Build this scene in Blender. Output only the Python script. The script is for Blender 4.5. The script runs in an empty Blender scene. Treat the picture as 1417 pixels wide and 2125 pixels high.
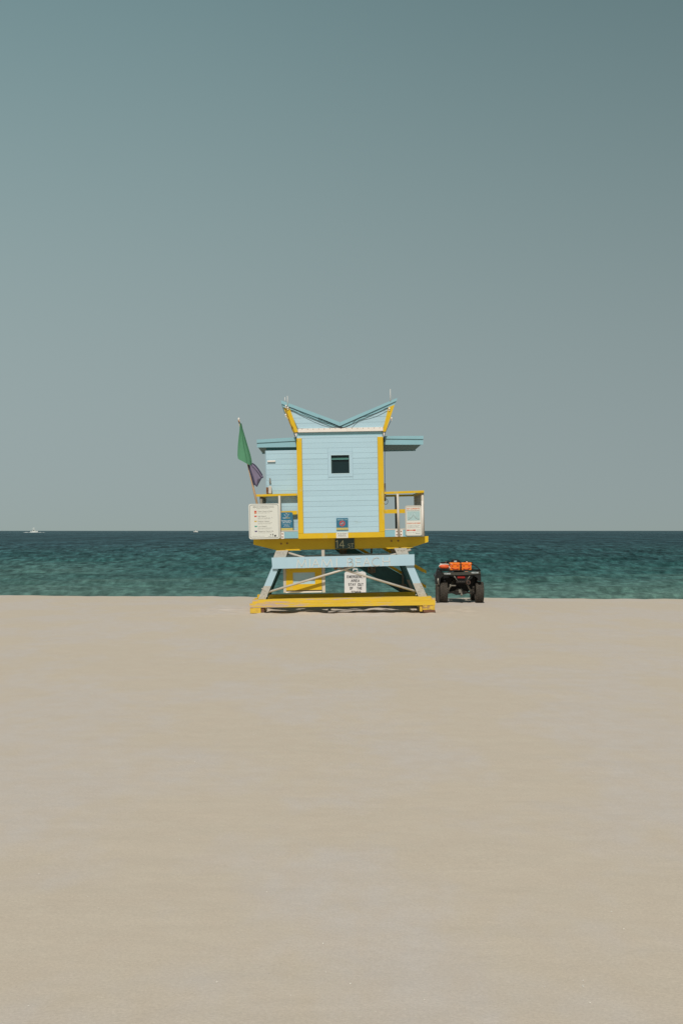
import bpy, math, random
import numpy as np
from mathutils import Vector, Matrix, noise as mn

R = math.radians
rnd = random.Random(7)
sc = bpy.context.scene
COL = sc.collection

# ------------------------------------------------------------------ camera, sky, sun, exposure
CAM_H, F_PX, CX, HY = 1.8, 2951.4, 708.5, 1101.4      # lens height, focal length and horizon of the photograph
cam = bpy.data.cameras.new('camera'); camo = bpy.data.objects.new('camera', cam); COL.objects.link(camo)
camo.location = (0, 0, CAM_H); camo.rotation_euler = (R(90), 0, 0)
cam.sensor_fit = 'VERTICAL'; cam.sensor_height = 36; cam.sensor_width = 24; cam.lens = 50
cam.shift_y = (HY - 1062.5) / 2125
cam.clip_start = 0.1; cam.clip_end = 90000
sc.camera = camo

SUN_EL, SUN_AZ = 49.0, 7.0       # sun behind the camera, a little to the left
w = bpy.data.worlds.new('World'); sc.world = w; w.use_nodes = True
nt = w.node_tree; nt.nodes.clear()
out = nt.nodes.new('ShaderNodeOutputWorld'); bg = nt.nodes.new('ShaderNodeBackground')
sky = nt.nodes.new('ShaderNodeTexSky'); sky.sky_type = 'NISHITA'; sky.sun_disc = False
sky.sun_elevation = R(SUN_EL); sky.sun_rotation = R(180 + SUN_AZ)
sky.altitude = 0; sky.air_density = 0.6; sky.dust_density = 0.3; sky.ozone_density = 1.0
# muted film grade of the sky: one power curve per channel over the whole sky
sepc = nt.nodes.new('ShaderNodeSeparateColor'); comb = nt.nodes.new('ShaderNodeCombineColor')
pre = nt.nodes.new('ShaderNodeVectorMath'); pre.operation = 'SCALE'; pre.inputs['Scale'].default_value = 0.1
nt.links.new(sky.outputs[0], pre.inputs[0]); nt.links.new(pre.outputs[0], sepc.inputs[0])
def wmath(op, a_, b_=None, c_=None):
    n_ = nt.nodes.new('ShaderNodeMath'); n_.operation = op
    for i_, v_ in enumerate((a_, b_, c_)):
        if v_ is None: continue
        if isinstance(v_, (int, float)): n_.inputs[i_].default_value = v_
        else: nt.links.new(v_, n_.inputs[i_])
    return n_.outputs[0]
tcw = nt.nodes.new('ShaderNodeTexCoord'); sxyz = nt.nodes.new('ShaderNodeSeparateXYZ'); nt.links.new(tcw.outputs['Generated'], sxyz.inputs[0])
# the sky darkens gently away from the sun's side
side = wmath('TANH', wmath('MULTIPLY', wmath('MULTIPLY', sxyz.outputs[0], wmath('ADD', sxyz.outputs[2], .12)), 7.0))
side = wmath('SUBTRACT', 1.0, wmath('MULTIPLY', side, .24))
for i, (k_, g_) in enumerate(((3.04, .0110), (3.70, .0168), (3.88, .055))):
    sq = wmath('MULTIPLY', sepc.outputs[i], sepc.outputs[i])
    v_ = wmath('MULTIPLY', wmath('DIVIDE', sq, wmath('ADD', sq, g_)), k_)
    nt.links.new(wmath('MULTIPLY', v_, side), comb.inputs[i])
nt.links.new(comb.outputs[0], bg.inputs[0])
bg.inputs[1].default_value = 0.10
nt.links.new(bg.outputs[0], out.inputs[0])

sl = bpy.data.lights.new('sun', 'SUN'); sl.energy = 3.3; sl.angle = R(0.53); sl.color = (1.0, 0.94, 0.86)
so = bpy.data.objects.new('sun', sl); COL.objects.link(so)
sd = Vector((-math.sin(R(SUN_AZ)) * math.cos(R(SUN_EL)), -math.cos(R(SUN_AZ)) * math.cos(R(SUN_EL)), math.sin(R(SUN_EL))))
so.rotation_euler = sd.to_track_quat('Z', 'Y').to_euler(); so.location = (-20, -40, 60)
sc.view_settings.view_transform = 'Standard'; sc.view_settings.look = 'None'
sc.view_settings.exposure = 0.0; sc.view_settings.gamma = 1.0; sc.view_settings.use_curve_mapping = False

# ------------------------------------------------------------------ helpers
def srgb(r, g, b):
    f = lambda c: (c / 255 / 12.92) if c / 255 <= 0.04045 else ((c / 255 + 0.055) / 1.055) ** 2.4
    return (f(r), f(g), f(b))

MATS = {}
def mat(name, col, rough=0.6, metal=0.0, var=0.10, scale=3.0, wear=None, wear_amt=0.0, wear_scale=(1, 1, 1), bump=0.0, bscale=40, spec=0.35, stretch=(1, 1, 1), rand=0.0):
    m = bpy.data.materials.new(name); m.use_nodes = True; n = m.node_tree; N = n.nodes; L_ = n.links
    b = N['Principled BSDF']; b.inputs['Roughness'].default_value = rough; b.inputs['Metallic'].default_value = metal
    b.inputs['Specular IOR Level'].default_value = spec
    tc = N.new('ShaderNodeTexCoord'); mp = N.new('ShaderNodeMapping'); mp.inputs['Scale'].default_value = stretch
    L_.new(tc.outputs['Object'], mp.inputs[0])
    nz = N.new('ShaderNodeTexNoise'); nz.inputs['Scale'].default_value = scale; nz.inputs['Detail'].default_value = 6
    nz.inputs['Roughness'].default_value = 0.65
    L_.new(mp.outputs[0], nz.inputs['Vector'])
    mr = N.new('ShaderNodeMapRange'); mr.inputs[1].default_value = 0.3; mr.inputs[2].default_value = 0.7
    mr.inputs[3].default_value = 1 - var; mr.inputs[4].default_value = 1 + var
    L_.new(nz.outputs[0], mr.inputs[0])
    vm = N.new('ShaderNodeVectorMath'); vm.operation = 'SCALE'; vm.inputs[0].default_value = col
    if rand:
        oi = N.new('ShaderNodeObjectInfo'); r3 = N.new('ShaderNodeMapRange'); r3.inputs[3].default_value = 1 - rand; r3.inputs[4].default_value = 1 + rand
        L_.new(oi.outputs['Random'], r3.inputs[0]); m3 = N.new('ShaderNodeMath'); m3.operation = 'MULTIPLY'
        L_.new(r3.outputs[0], m3.inputs[0]); L_.new(mr.outputs[0], m3.inputs[1]); L_.new(m3.outputs[0], vm.inputs['Scale'])
    else: L_.new(mr.outputs[0], vm.inputs['Scale'])
    last = vm.outputs[0]
    if wear:
        mp2 = N.new('ShaderNodeMapping'); mp2.inputs['Scale'].default_value = wear_scale; L_.new(tc.outputs['Object'], mp2.inputs[0])
        n2 = N.new('ShaderNodeTexNoise'); n2.inputs['Scale'].default_value = 2.2; n2.inputs['Detail'].default_value = 8; n2.inputs['Roughness'].default_value = 0.7
        L_.new(mp2.outputs[0], n2.inputs['Vector'])
        r2 = N.new('ShaderNodeMapRange'); r2.inputs[1].default_value = 0.62 - wear_amt; r2.inputs[2].default_value = 0.66 - wear_amt
        L_.new(n2.outputs[0], r2.inputs[0])
        mx = N.new('ShaderNodeMix'); mx.data_type = 'RGBA'; mx.inputs[7].default_value = (*wear, 1)
        L_.new(r2.outputs[0], mx.inputs[0]); L_.new(last, mx.inputs[6]); last = mx.outputs[2]
    L_.new(last, b.inputs['Base Color'])
    if bump:
        n3 = N.new('ShaderNodeTexNoise'); n3.inputs['Scale'].default_value = bscale; n3.inputs['Detail'].default_value = 5
        L_.new(mp.outputs[0], n3.inputs['Vector'])
        bp = N.new('ShaderNodeBump'); bp.inputs['Strength'].default_value = bump; bp.inputs['Distance'].default_value = 0.01
        L_.new(n3.outputs[0], bp.inputs['Height']); L_.new(bp.outputs[0], b.inputs['Normal'])
    MATS[name] = m
    return m

def tag(o, label=None, cat=None, group=None, kind=None):
    if label: o['label'] = label
    if cat: o['category'] = cat
    if group: o['group'] = group
    if kind: o['kind'] = kind
    return o

def empty(name, loc=(0, 0, 0), rot=(0, 0, 0)):
    o = bpy.data.objects.new(name, None); COL.objects.link(o); o.location = loc; o.rotation_euler = rot
    o.empty_display_size = 0.2
    return o

class MB:
    """collects vertices and faces for ONE mesh object"""
    def __init__(s): s.v = []; s.f = []; s.sm = []
    def add(s, vs, fs, smooth=False):
        k = len(s.v); s.v += [tuple(p) for p in vs]; s.f += [tuple(i + k for i in f) for f in fs]; s.sm += [smooth] * len(fs)
        return s
    def box(s, x0, x1, y0, y1, z0, z1):
        if x0 > x1: x0, x1 = x1, x0
        if y0 > y1: y0, y1 = y1, y0
        if z0 > z1: z0, z1 = z1, z0
        return s.add([(x0, y0, z0), (x1, y0, z0), (x1, y1, z0), (x0, y1, z0), (x0, y0, z1), (x1, y0, z1), (x1, y1, z1), (x0, y1, z1)],
                     [(0, 3, 2, 1), (4, 5, 6, 7), (0, 1, 5, 4), (1, 2, 6, 5), (2, 3, 7, 6), (3, 0, 4, 7)])
    def cbox(s, x0, x1, y0, y1, z0, z1, c=0.01):
        """box with chamfered vertical-plane outline (front view) and chamfered depth edges"""
        if x0 > x1: x0, x1 = x1, x0
        if z0 > z1: z0, z1 = z1, z0
        o = [(x0 + c, z0), (x1 - c, z0), (x1, z0 + c), (x1, z1 - c), (x1 - c, z1), (x0 + c, z1), (x0, z1 - c), (x0, z0 + c)]
        cx, cz = (x0 + x1) / 2, (z0 + z1) / 2
        def ring(y, k): return [(cx + (x - cx) * (1 - k / max(1e-6, abs(x1 - x0) / 2)), y, cz + (z - cz) * (1 - k / max(1e-6, abs(z1 - z0) / 2))) for x, z in o]
        rs = [ring(y0, c), ring(y0 + c, 0), ring(y1 - c, 0), ring(y1, c)]
        vs = sum(rs, []); fs = [tuple(range(7, -1, -1))[::-1], tuple(24 + i for i in range(7, -1, -1))]
        for r in range(3):
            for i in range(8):
                j = (i + 1) % 8; fs.append((r * 8 + i, r * 8 + j, r * 8 + 8 + j, r * 8 + 8 + i))
        return s.add(vs, fs)
    def prism(s, poly, y0, y1):
        """poly: (x, z) outline, extruded from y0 to y1"""
        n = len(poly)
        a = sum(poly[i][0] * poly[(i + 1) % n][1] - poly[(i + 1) % n][0] * poly[i][1] for i in range(n))
        if a < 0: poly = poly[::-1]
        vs = [(x, y0, z) for x, z in poly] + [(x, y1, z) for x, z in poly]
        fs = [tuple(range(n)), tuple(range(2 * n - 1, n - 1, -1))]
        for i in range(n):
            j = (i + 1) % n; fs.append((i, i + n, j + n, j))
        return s.add(vs, fs)
    def tube(s, pts, r, n=8, caps=True):
        pts = [Vector(p) for p in pts]; rs = r if isinstance(r, (list, tuple)) else [r] * len(pts)
        k = []; up = None
        for i, p in enumerate(pts):
            d = (pts[min(i + 1, len(pts) - 1)] - pts[max(i - 1, 0)]).normalized()
            if up is None: up = Vector((0, 0, 1)) if abs(d.z) < 0.9 else Vector((1, 0, 0))
            a = d.cross(up).normalized(); b = a.cross(d).normalized(); up = b
            k.append([p + (a * math.cos(t) + b * math.sin(t)) * rs[i] for t in [2 * math.pi * q / n for q in range(n)]])
        vs = sum(k, []); fs = []
        for i in range(len(pts) - 1):
            for q in range(n):
                t = (q + 1) % n; fs.append((i * n + q, i * n + t, (i + 1) * n + t, (i + 1) * n + q))
        s.add(vs, fs, True)
        if caps: 
            b0 = len(s.v) - len(vs)
            s.f += [tuple(b0 + q for q in range(n - 1, -1, -1)), tuple(b0 + (len(pts) - 1) * n + q for q in range(n))]; s.sm += [False, False]
        return s
    def lathe_x(s, prof, cx, cy, cz, n=32, smooth=True):
        """prof: (x offset, radius) revolved about an axis parallel to X"""
        vs = []; fs = []
        for x, r in prof:
            for q in range(n):
                t = 2 * math.pi * q / n; vs.append((cx + x, cy + r * math.cos(t), cz + r * math.sin(t)))
        for i in range(len(prof) - 1):
            for q in range(n):
                t = (q + 1) % n; fs.append((i * n + q, i * n + t, (i + 1) * n + t, (i + 1) * n + q))
        return s.add(vs, fs, smooth)
    def ball(s, c, r, n=10, m=6, sc_=(1, 1, 1)):
        vs = []; fs = []
        for i in range(m + 1):
            ph = math.pi * i / m
            for q in range(n):
                t = 2 * math.pi * q / n
                vs.append((c[0] + r * sc_[0] * math.sin(ph) * math.cos(t), c[1] + r * sc_[1] * math.sin(ph) * math.sin(t), c[2] + r * sc_[2] * math.cos(ph)))
        for i in range(m):
            for q in range(n):
                t = (q + 1) % n; fs.append((i * n + q, (i + 1) * n + q, (i + 1) * n + t, i * n + t))
        return s.add(vs, fs, True)
    def loft(s, rings, smooth=True, closed=True, caps=True):
        n = len(rings[0]); vs = sum([list(r) for r in rings], []); fs = []
        for i in range(len(rings) - 1):
            for q in range(n if closed else n - 1):
                t = (q + 1) % n; fs.append((i * n + q, i * n + t, (i + 1) * n + t, (i + 1) * n + q))
        s.add(vs, fs, smooth)
        if caps and closed:
            b0 = len(s.v) - len(vs)
            s.f += [tuple(b0 + q for q in range(n - 1, -1, -1)), tuple(b0 + (len(rings) - 1) * n + q for q in range(n))]; s.sm += [False, False]
        return s
    def mesh(s, name, m):
        me = bpy.data.meshes.new(name); me.from_pydata(s.v, [], s.f); me.polygons.foreach_set('use_smooth', s.sm)
        me.materials.append(m); me.validate(); me.update(); return me
    def build(s, name, m, parent=None, loc=None, label=None):
        o = bpy.data.objects.new(name, s.mesh(name, m)); COL.objects.link(o)
        if parent: o.parent = parent
        if loc: o.location = loc
        if label: o['label'] = label
        return o

def inst(src, parent, loc, name=None, rot=None):
    o = src.copy(); COL.objects.link(o); o.parent = parent; o.location = loc
    if rot: o.rotation_euler = rot
    return o

# ---- stroke lettering (monoline letters as on the boards)
def arc(cx, cy, rx, ry, a0, a1, n=10):
    return [(cx + rx * math.cos(R(a0 + (a1 - a0) * i / n)), cy + ry * math.sin(R(a0 + (a1 - a0) * i / n))) for i in range(n + 1)]
GL = {
 'M': [[(0, 0), (.12, 1), (.5, .12), (.88, 1), (1, 0)]], 'I': [[(.5, 0), (.5, 1)]],
 'A': [[(0, 0), (.5, 1), (1, 0)], [(.2, .38), (.8, .38)]],
 'B': [[(0, 0), (0, 1), (.45, 1)] + arc(.45, .77, .4, .23, 90, -90, 8) + [(0, .54)], [(.5, .54)] + arc(.5, .27, .5, .27, 90, -90, 8) + [(0, 0)]],
 'E': [[(1, 0), (0, 0), (0, 1), (1, 1)], [(0, .52), (.9, .52)]],
 'C': [arc(.62, .5, .62, .5, 52, 308, 18)], 'H': [[(0, 0), (0, 1)], [(1, 0), (1, 1)], [(0, .52), (1, .52)]],
 '1': [[(0, .82), (.6, 1), (.6, 0)]], '4': [[(.75, 0), (.75, 1), (0, .28), (1, .28)]],
 'S': [[(.92, .85)] + arc(.5, .76, .42, .24, 40, 270, 9) + arc(.5, .26, .48, .26, 90, -140, 9)],
 'T': [[(0, 1), (1, 1)], [(.5, 0), (.5, 1)]], 'R': [[(0, 0), (0, 1), (.85, 1), (.95, .75), (.85, .52), (0, .52)], [(.5, .52), (1, 0)]],
 'G': [[(1, .85), (.8, 1), (.15, 1), (0, .85), (0, .15), (.15, 0), (1, 0), (1, .48), (.6, .48)]],
 'N': [[(0, 0), (0, 1), (1, 0), (1, 1)]], 'Y': [[(0, 1), (.5, .5), (1, 1)], [(.5, .5), (.5, 0)]],
 'O': [[(0, 0), (0, 1), (1, 1), (1, 0), (0, 0)]], 'U': [[(0, 1), (0, 0), (1, 0), (1, 1)]],
 'F': [[(0, 0), (0, 1), (1, 1)], [(0, .52), (.85, .52)]], 'W': [[(0, 1), (.2, 0), (.5, .7), (.8, 0), (1, 1)]],
 'P': [[(0, 0), (0, 1), (.95, 1), (.95, .5), (0, .5)]],
}
def strokes(mb, ch, x, z, wd, ht, st, y0, y1):
    for pl in GL[ch]:
        P = [(x + a * wd, z + b * ht) for a, b in pl]
        for (ax, az), (bx, bz) in zip(P[:-1], P[1:]):
            dx, dz = bx - ax, bz - az; l = math.hypot(dx, dz)
            if l < 1e-6: continue
            ux, uz = dx / l * st / 2, dz / l * st / 2
            e = 0.6
            mb.prism([(ax - ux * e - uz, az - uz * e + ux), (ax - ux * e + uz, az - uz * e - ux), (bx + ux * e + uz, bz + uz * e - ux), (bx + ux * e - uz, bz + uz * e + ux)], y0, y1)
    return mb
def text_mesh(txt, x, z, ht, y, wd=None, align='LEFT', off=0.0):
    """flat print with Blender's own built-in letters, in the XZ plane at depth y"""
    cu = bpy.data.curves.new('print', 'FONT'); cu.body = txt; cu.size = 1.0; cu.offset = off; cu.resolution_u = 2
    ob = bpy.data.objects.new('print', cu); COL.objects.link(ob)
    dg = bpy.context.evaluated_depsgraph_get(); dg.update()
    me = ob.evaluated_get(dg).to_mesh()
    v = np.array([p.co[:] for p in me.vertices]); fs = [tuple(p.vertices) for p in me.polygons]
    ob.evaluated_get(dg).to_mesh_clear(); bpy.data.objects.remove(ob); bpy.data.curves.remove(cu)
    s_ = ht / 0.70
    x0, x1 = v[:, 0].min(), v[:, 0].max(); sx = (wd / (x1 - x0)) if wd else s_ * 0.9
    xx = (v[:, 0] - x0) * sx
    if align == 'CENTER': xx -= (x1 - x0) * sx / 2
    mb = MB(); mb.add([(x + a, y, z + b * s_) for a, b in zip(xx, v[:, 1])], fs)
    return mb

def round_rect(x0, x1, z0, z1, r, n=5):
    P = []
    for cx, cz, a in ((x1 - r, z0 + r, -90), (x1 - r, z1 - r, 0), (x0 + r, z1 - r, 90), (x0 + r, z0 + r, 180)):
        P += [(cx + r * math.cos(R(a + 90 * i / n)), cz + r * math.sin(R(a + 90 * i / n))) for i in range(n + 1)]
    return P
def clip(poly, a, b, c):
    """keep a*x + b*z <= c"""
    o = []
    for i in range(len(poly)):
        p, q = poly[i], poly[(i + 1) % len(poly)]; dp, dq = a * p[0] + b * p[1] - c, a * q[0] + b * q[1] - c
        if dp <= 0: o.append(p)
        if dp * dq < 0:
            t = dp / (dp - dq); o.append((p[0] + (q[0] - p[0]) * t, p[1] + (q[1] - p[1]) * t))
    return o

# ------------------------------------------------------------------ materials
WOOD = srgb(176, 160, 146)
BLUE = mat('pale_blue_paint', (0.40, 0.565, 0.645), 0.55, var=0.035, scale=1.3, bump=0.15, stretch=(0.4, 1, 1), wear=(0.36, 0.49, 0.53), wear_amt=-0.02, wear_scale=(.5, 1, 2), rand=.03)
BLUE_W = mat('pale_blue_beam_paint', (0.40, 0.56, 0.645), 0.55, var=0.03, scale=2, bump=0.15, wear=(0.38, 0.52, 0.55), wear_amt=-0.04)
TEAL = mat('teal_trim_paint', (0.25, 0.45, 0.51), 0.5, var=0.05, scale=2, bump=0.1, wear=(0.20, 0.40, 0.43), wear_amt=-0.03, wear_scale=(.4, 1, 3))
YEL = mat('yellow_paint', (0.66, 0.42, 0.012), 0.5, var=0.05, scale=2, bump=0.1, wear=(0.60, 0.43, 0.09), wear_amt=0.05, wear_scale=(1, 1, .5), rand=.03)
YEL_W = mat('worn_yellow_paint', (0.68, 0.45, 0.035), 0.6, var=0.07, scale=4, bump=0.4, stretch=(.3, 1, 1), wear=(0.50, 0.37, 0.28), wear_amt=0.075, wear_scale=(.45, 2, 7))
YEL_B = mat('scuffed_yellow_block', (0.66, 0.43, 0.05), 0.7, var=0.12, scale=8, bump=0.6, wear=(0.36, 0.22, 0.10), wear_amt=0.09, wear_scale=(2, 2, 5))
BROWN = mat('bare_brown_timber', (0.16, 0.075, 0.045), 0.85, var=0.3, scale=14, bump=0.7, stretch=(.4, 1, 3))
WHITE = mat('white_trim', (0.76, 0.70, 0.64), 0.55, var=0.05, scale=5, bump=0.1, wear=(.6, .52, .44), wear_amt=-.03)
GALV = mat('galvanized_metal', (0.47, 0.45, 0.40), 0.55, 0.15, var=0.16, scale=18, bump=0.3, wear=(.36, .31, .25), wear_amt=.03, wear_scale=(6, 6, 6))
PIPE = mat('painted_steel_pipe', (0.55, 0.51, 0.45), 0.4, 0.1, var=0.08, scale=6, wear=(.33, .18, .1), wear_amt=-.06, wear_scale=(3, 3, 3))
RUST = mat('rusty_steel', (0.23, 0.11, 0.05), 0.8, 0.2, var=0.3, scale=20, bump=.4)
BEIGE = mat('beige_weathered_post', (0.55, 0.50, 0.43), 0.6, var=0.08, scale=5, bump=.2, stretch=(1, 1, .3))
GREYW = mat('grey_weathered_timber_and_shade', (0.22, 0.20, 0.16), 0.8, var=0.15, scale=6, bump=.4)
DKTEAL = mat('dark_teal_paint_and_shade', (0.035, 0.12, 0.125), 0.5, var=0.08, scale=3, bump=.1)
NUMB = mat('slate_number_panel', (0.04, 0.075, 0.075), 0.5, var=0.05)
CREAM = mat('cream_letters', (0.60, 0.57, 0.36), 0.5, var=0.04)
LETW = mat('pale_raised_letters', (0.60, 0.62, 0.60), 0.5, var=0.05)
GLASS = mat('dark_window_glass', (0.008, 0.022, 0.024), 0.12, var=0.1, spec=0.5)
BLIND = mat('window_blind_rail', (0.10, 0.27, 0.24), 0.5, var=0.05)
SIGNW = mat('white_sign_sheet', (0.66, 0.66, 0.60), 0.4, var=0.02, scale=2)
SIGNE = mat('grey_sign_edge', (0.16, 0.17, 0.17), 0.4, var=0.02)
SIGNB = mat('blue_sign_sheet', (0.03, 0.15, 0.24), 0.45, var=0.04, scale=6)
SIGNY = mat('mustard_sign_print', (0.52, 0.44, 0.14), 0.45, var=0.05, scale=8)
INK = mat('grey_ink', (0.22, 0.22, 0.20), 0.5, var=0.03)
INKD = mat('dark_ink', (0.05, 0.05, 0.055), 0.5, var=0.03)
PRW = mat('white_print', (0.60, 0.66, 0.68), 0.5, var=0.03)
RED = mat('red_print', (0.55, 0.06, 0.035), 0.5, var=0.04)
ORG = mat('orange_print', (0.62, 0.20, 0.09), 0.5, var=0.04)
PGRN = mat('green_print', (0.03, 0.30, 0.22), 0.5, var=0.04)
PPUR = mat('purple_print', (0.10, 0.07, 0.18), 0.5, var=0.04)
PYEL = mat('yellow_print', (0.58, 0.38, 0.07), 0.5, var=0.04)
PAQ = mat('aqua_print', (0.36, 0.50, 0.50), 0.5, var=0.06, scale=10)
POLE = mat('bare_wooden_pole', (0.60, 0.41, 0.25), 0.6, var=0.1, scale=8, stretch=(1, 1, .2))
BLACK = mat('black_plastic', (0.012, 0.012, 0.012), 0.45, var=0.15, scale=6, spec=0.4)
BLACKM = mat('matt_black_steel', (0.02, 0.018, 0.016), 0.6, 0.3, var=0.2, scale=10)
OLIVE = mat('dusty_dark_rack_panel', (0.055, 0.052, 0.042), 0.65, var=0.2, scale=9, wear=(.09, .08, .06), wear_amt=.02, wear_scale=(3, 3, 3))
TYRE = mat('dusty_tyre_rubber', (0.055, 0.047, 0.038), 0.9, var=0.25, scale=22, bump=.3, wear=(.16, .13, .10), wear_amt=.03, wear_scale=(9, 9, 9))
ORANGE = mat('orange_case_plastic', (0.86, 0.20, 0.02), 0.4, var=0.05, scale=5)
ORANGE2 = mat('red_orange_buoy_foam', (0.72, 0.11, 0.03), 0.45, var=0.05, scale=5)
TAIL = mat('red_lens', (0.27, 0.012, 0.010), 0.2, var=0.05, spec=.5)
ALU = mat('dull_aluminium', (0.27, 0.25, 0.21), 0.45, 0.6, var=0.15, scale=12)
CABLE = mat('black_cable', (0.02, 0.025, 0.025), 0.6, var=0.1)
BOATW = mat('white_gelcoat', (0.85, 0.85, 0.80), 0.3, var=0.03)
FOAM = mat('white_sea_foam', (0.55, 0.60, 0.60), 0.8, var=0.2, scale=1.5)

def cloth(name, col, trans):
    m = bpy.data.materials.new(name); m.use_nodes = True; N = m.node_tree.nodes; L_ = m.node_tree.links
    b = N['Principled BSDF']; b.inputs['Base Color'].default_value = (*col, 1); b.inputs['Roughness'].default_value = 0.8
    b.inputs['Specular IOR Level'].default_value = .1
    t = N.new('ShaderNodeBsdfTranslucent'); t.inputs[0].default_value = (*col, 1)
    tc = N.new('ShaderNodeTexCoord'); w_ = N.new('ShaderNodeTexNoise'); w_.inputs['Scale'].default_value = 60
    L_.new(tc.outputs['Object'], w_.inputs['Vector']); bp = N.new('ShaderNodeBump'); bp.inputs['Strength'].default_value = .2; bp.inputs['Distance'].default_value = .004
    L_.new(w_.outputs[0], bp.inputs['Height']); L_.new(bp.outputs[0], b.inputs['Normal'])
    mx = N.new('ShaderNodeMixShader'); mx.inputs[0].default_value = trans
    L_.new(b.outputs[0], mx.inputs[1]); L_.new(t.outputs[0], mx.inputs[2]); L_.new(mx.outputs[0], N['Material Output'].inputs[0])
    return m
GREENF = cloth('green_flag_cloth', (0.125, 0.33, 0.195), .25)
PURPF = cloth('purple_flag_cloth', (0.27, 0.23, 0.33), .25)
PURPH = cloth('dark_purple_hem', (0.055, 0.055, 0.095), .1)

# ------------------------------------------------------------------ ground: one sheet of sand with a berm falling to the sea
SEA_Z = -1.3
def crest(x): return 39.8 - 0.12 * x + 0.28 * mn.noise(Vector((x * 0.35, 3.1, 0))) + 0.12 * mn.noise(Vector((x * 1.7, 9, 0)))
def sand_z(x, y):
    z = 0.010 * mn.noise(Vector((x * .35, y * .35, 0))) + 0.006 * mn.noise(Vector((x * 1.3, y * 1.1, 5)))
    near = max(0.0, min(1.0, (34 - y) / 20))
    z += 0.0028 * mn.noise(Vector((x * 9, y * 9, 2))) + 0.004 * mn.noise(Vector((x * 3.1, y * 3.1, 4)))
    # scuffed mounds under and round the tower's base
    if 29.5 < y < 36 and abs(x) < 3.6:
        k = max(0, 1 - abs(y - 32.2) / 3.2) * max(0, min(1, (3.6 - abs(x)) * 1.2))
        z += k * (0.055 * mn.noise(Vector((x * 1.9, y * 3.1, 7))) + 0.03 * mn.noise(Vector((x * 5, y * 6, 1))))
    if y < 31.0 and y > 28 and abs(x) < 4: z += 0.0
    c = crest(x)
    t = y - c
    if t > -2: 
        u = t + 2
        z = z * max(0.5, 1 - u * .1) + .016 * mn.noise(Vector((x * 2.3, 4, y * .4))) - (u * u * 0.018 if u < 2.5 else 0.1125 + (u - 2.5) * 0.09)
    return max(z, -6)
ys = []; y = 2.5
while y < 46: ys.append(y); y += max(0.04, 0.0042 * y)
while y < 120: ys.append(y); y += 1.5
ys = [-60, -20, -5, 0] + ys
xs = []; x = 0
while x < 12: xs.append(x); x += 0.055 + x * 0.004
while x < 900: xs.append(x); x *= 1.12
xs = [-q for q in xs[:0:-1]] + xs
V = []
for yy in ys:
    for xx in xs: V.append((xx, yy, sand_z(xx, yy)))
nx = len(xs); F = [(j * nx + i, j * nx + i + 1, (j + 1) * nx + i + 1, (j + 1) * nx + i) for j in range(len(ys) - 1) for i in range(nx - 1)]
SAND = bpy.data.materials.new('pale_beach_sand'); SAND.use_nodes = True
N = SAND.node_tree.nodes; L_ = SAND.node_tree.links; b = N['Principled BSDF']
b.inputs['Roughness'].default_value = 0.95; b.inputs['Specular IOR Level'].default_value = 0.08
geo = N.new('ShaderNodeNewGeometry')
def noisenode(scale, detail=4, rough=.6, stretch=None):
    n = N.new('ShaderNodeTexNoise'); n.inputs['Scale'].default_value = scale; n.inputs['Detail'].default_value = detail; n.inputs['Roughness'].default_value = rough
    if stretch:
        mp = N.new('ShaderNodeMapping'); mp.inputs['Scale'].default_value = stretch; L_.new(geo.outputs['Position'], mp.inputs[0]); L_.new(mp.outputs[0], n.inputs['Vector'])
    else: L_.new(geo.outputs['Position'], n.inputs['Vector'])
    return n
def mrange(src, a, b_, c, d):
    m = N.new('ShaderNodeMapRange'); m.inputs[1].default_value = a; m.inputs[2].default_value = b_; m.inputs[3].default_value = c; m.inputs[4].default_value = d
    L_.new(src, m.inputs[0]); return m
def mixc(fac, c1, c2, bt='MIX'):
    m = N.new('ShaderNodeMix'); m.data_type = 'RGBA'; m.blend_type = bt
    for s_, idx in ((fac, 0), (c1, 6), (c2, 7)):
        if isinstance(s_, (tuple, float, int)): m.inputs[idx].default_value = (*s_, 1) if isinstance(s_, tuple) else s_
        else: L_.new(s_, m.inputs[idx])
    return m
n1 = noisenode(0.55, 5, .6, (1, .45, 1)); n2 = noisenode(70, 3, .7); n3 = noisenode(5, 6, .6, (1, .5, 1)); n4 = noisenode(260, 2, .5)
c1 = mixc(mrange(n1.outputs[0], .46, .56, 0, 1).outputs[0], (0.540, 0.466, 0.382), (0.532, 0.474, 0.425))
c2 = mixc(mrange(n3.outputs[0], .35, .65, 0, .45).outputs[0], c1.outputs[2], (0.520, 0.436, 0.352))
g1 = mrange(n2.outputs[0], .25, .75, .90, 1.10); g2 = mrange(n4.outputs[0], .66, .74, 1, 1.35)
mm = N.new('ShaderNodeMath'); mm.operation = 'MULTIPLY'; L_.new(g1.outputs[0], mm.inputs[0]); L_.new(g2.outputs[0], mm.inputs[1])
vs_ = N.new('ShaderNodeVectorMath'); vs_.operation = 'SCALE'; L_.new(c2.outputs[2], vs_.inputs[0]); L_.new(mm.outputs[0], vs_.inputs['Scale'])
L_.new(vs_.outputs[0], b.inputs['Base Color'])
hb = noisenode(14, 7, .65); bp = N.new('ShaderNodeBump'); bp.inputs['Strength'].default_value = .5; bp.inputs['Distance'].default_value = .006
L_.new(hb.outputs[0], bp.inputs['Height']); bp2 = N.new('ShaderNodeBump'); bp2.inputs['Strength'].default_value = .35; bp2.inputs['Distance'].default_value = .002
L_.new(n2.outputs[0], bp2.inputs['Height']); L_.new(bp.outputs[0], bp2.inputs['Normal']); L_.new(bp2.outputs[0], b.inputs['Normal'])
me = bpy.data.meshes.new('beach_sand'); me.from_pydata(V, [], F); me.polygons.foreach_set('use_smooth', [True] * len(F)); me.materials.append(SAND)
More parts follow.
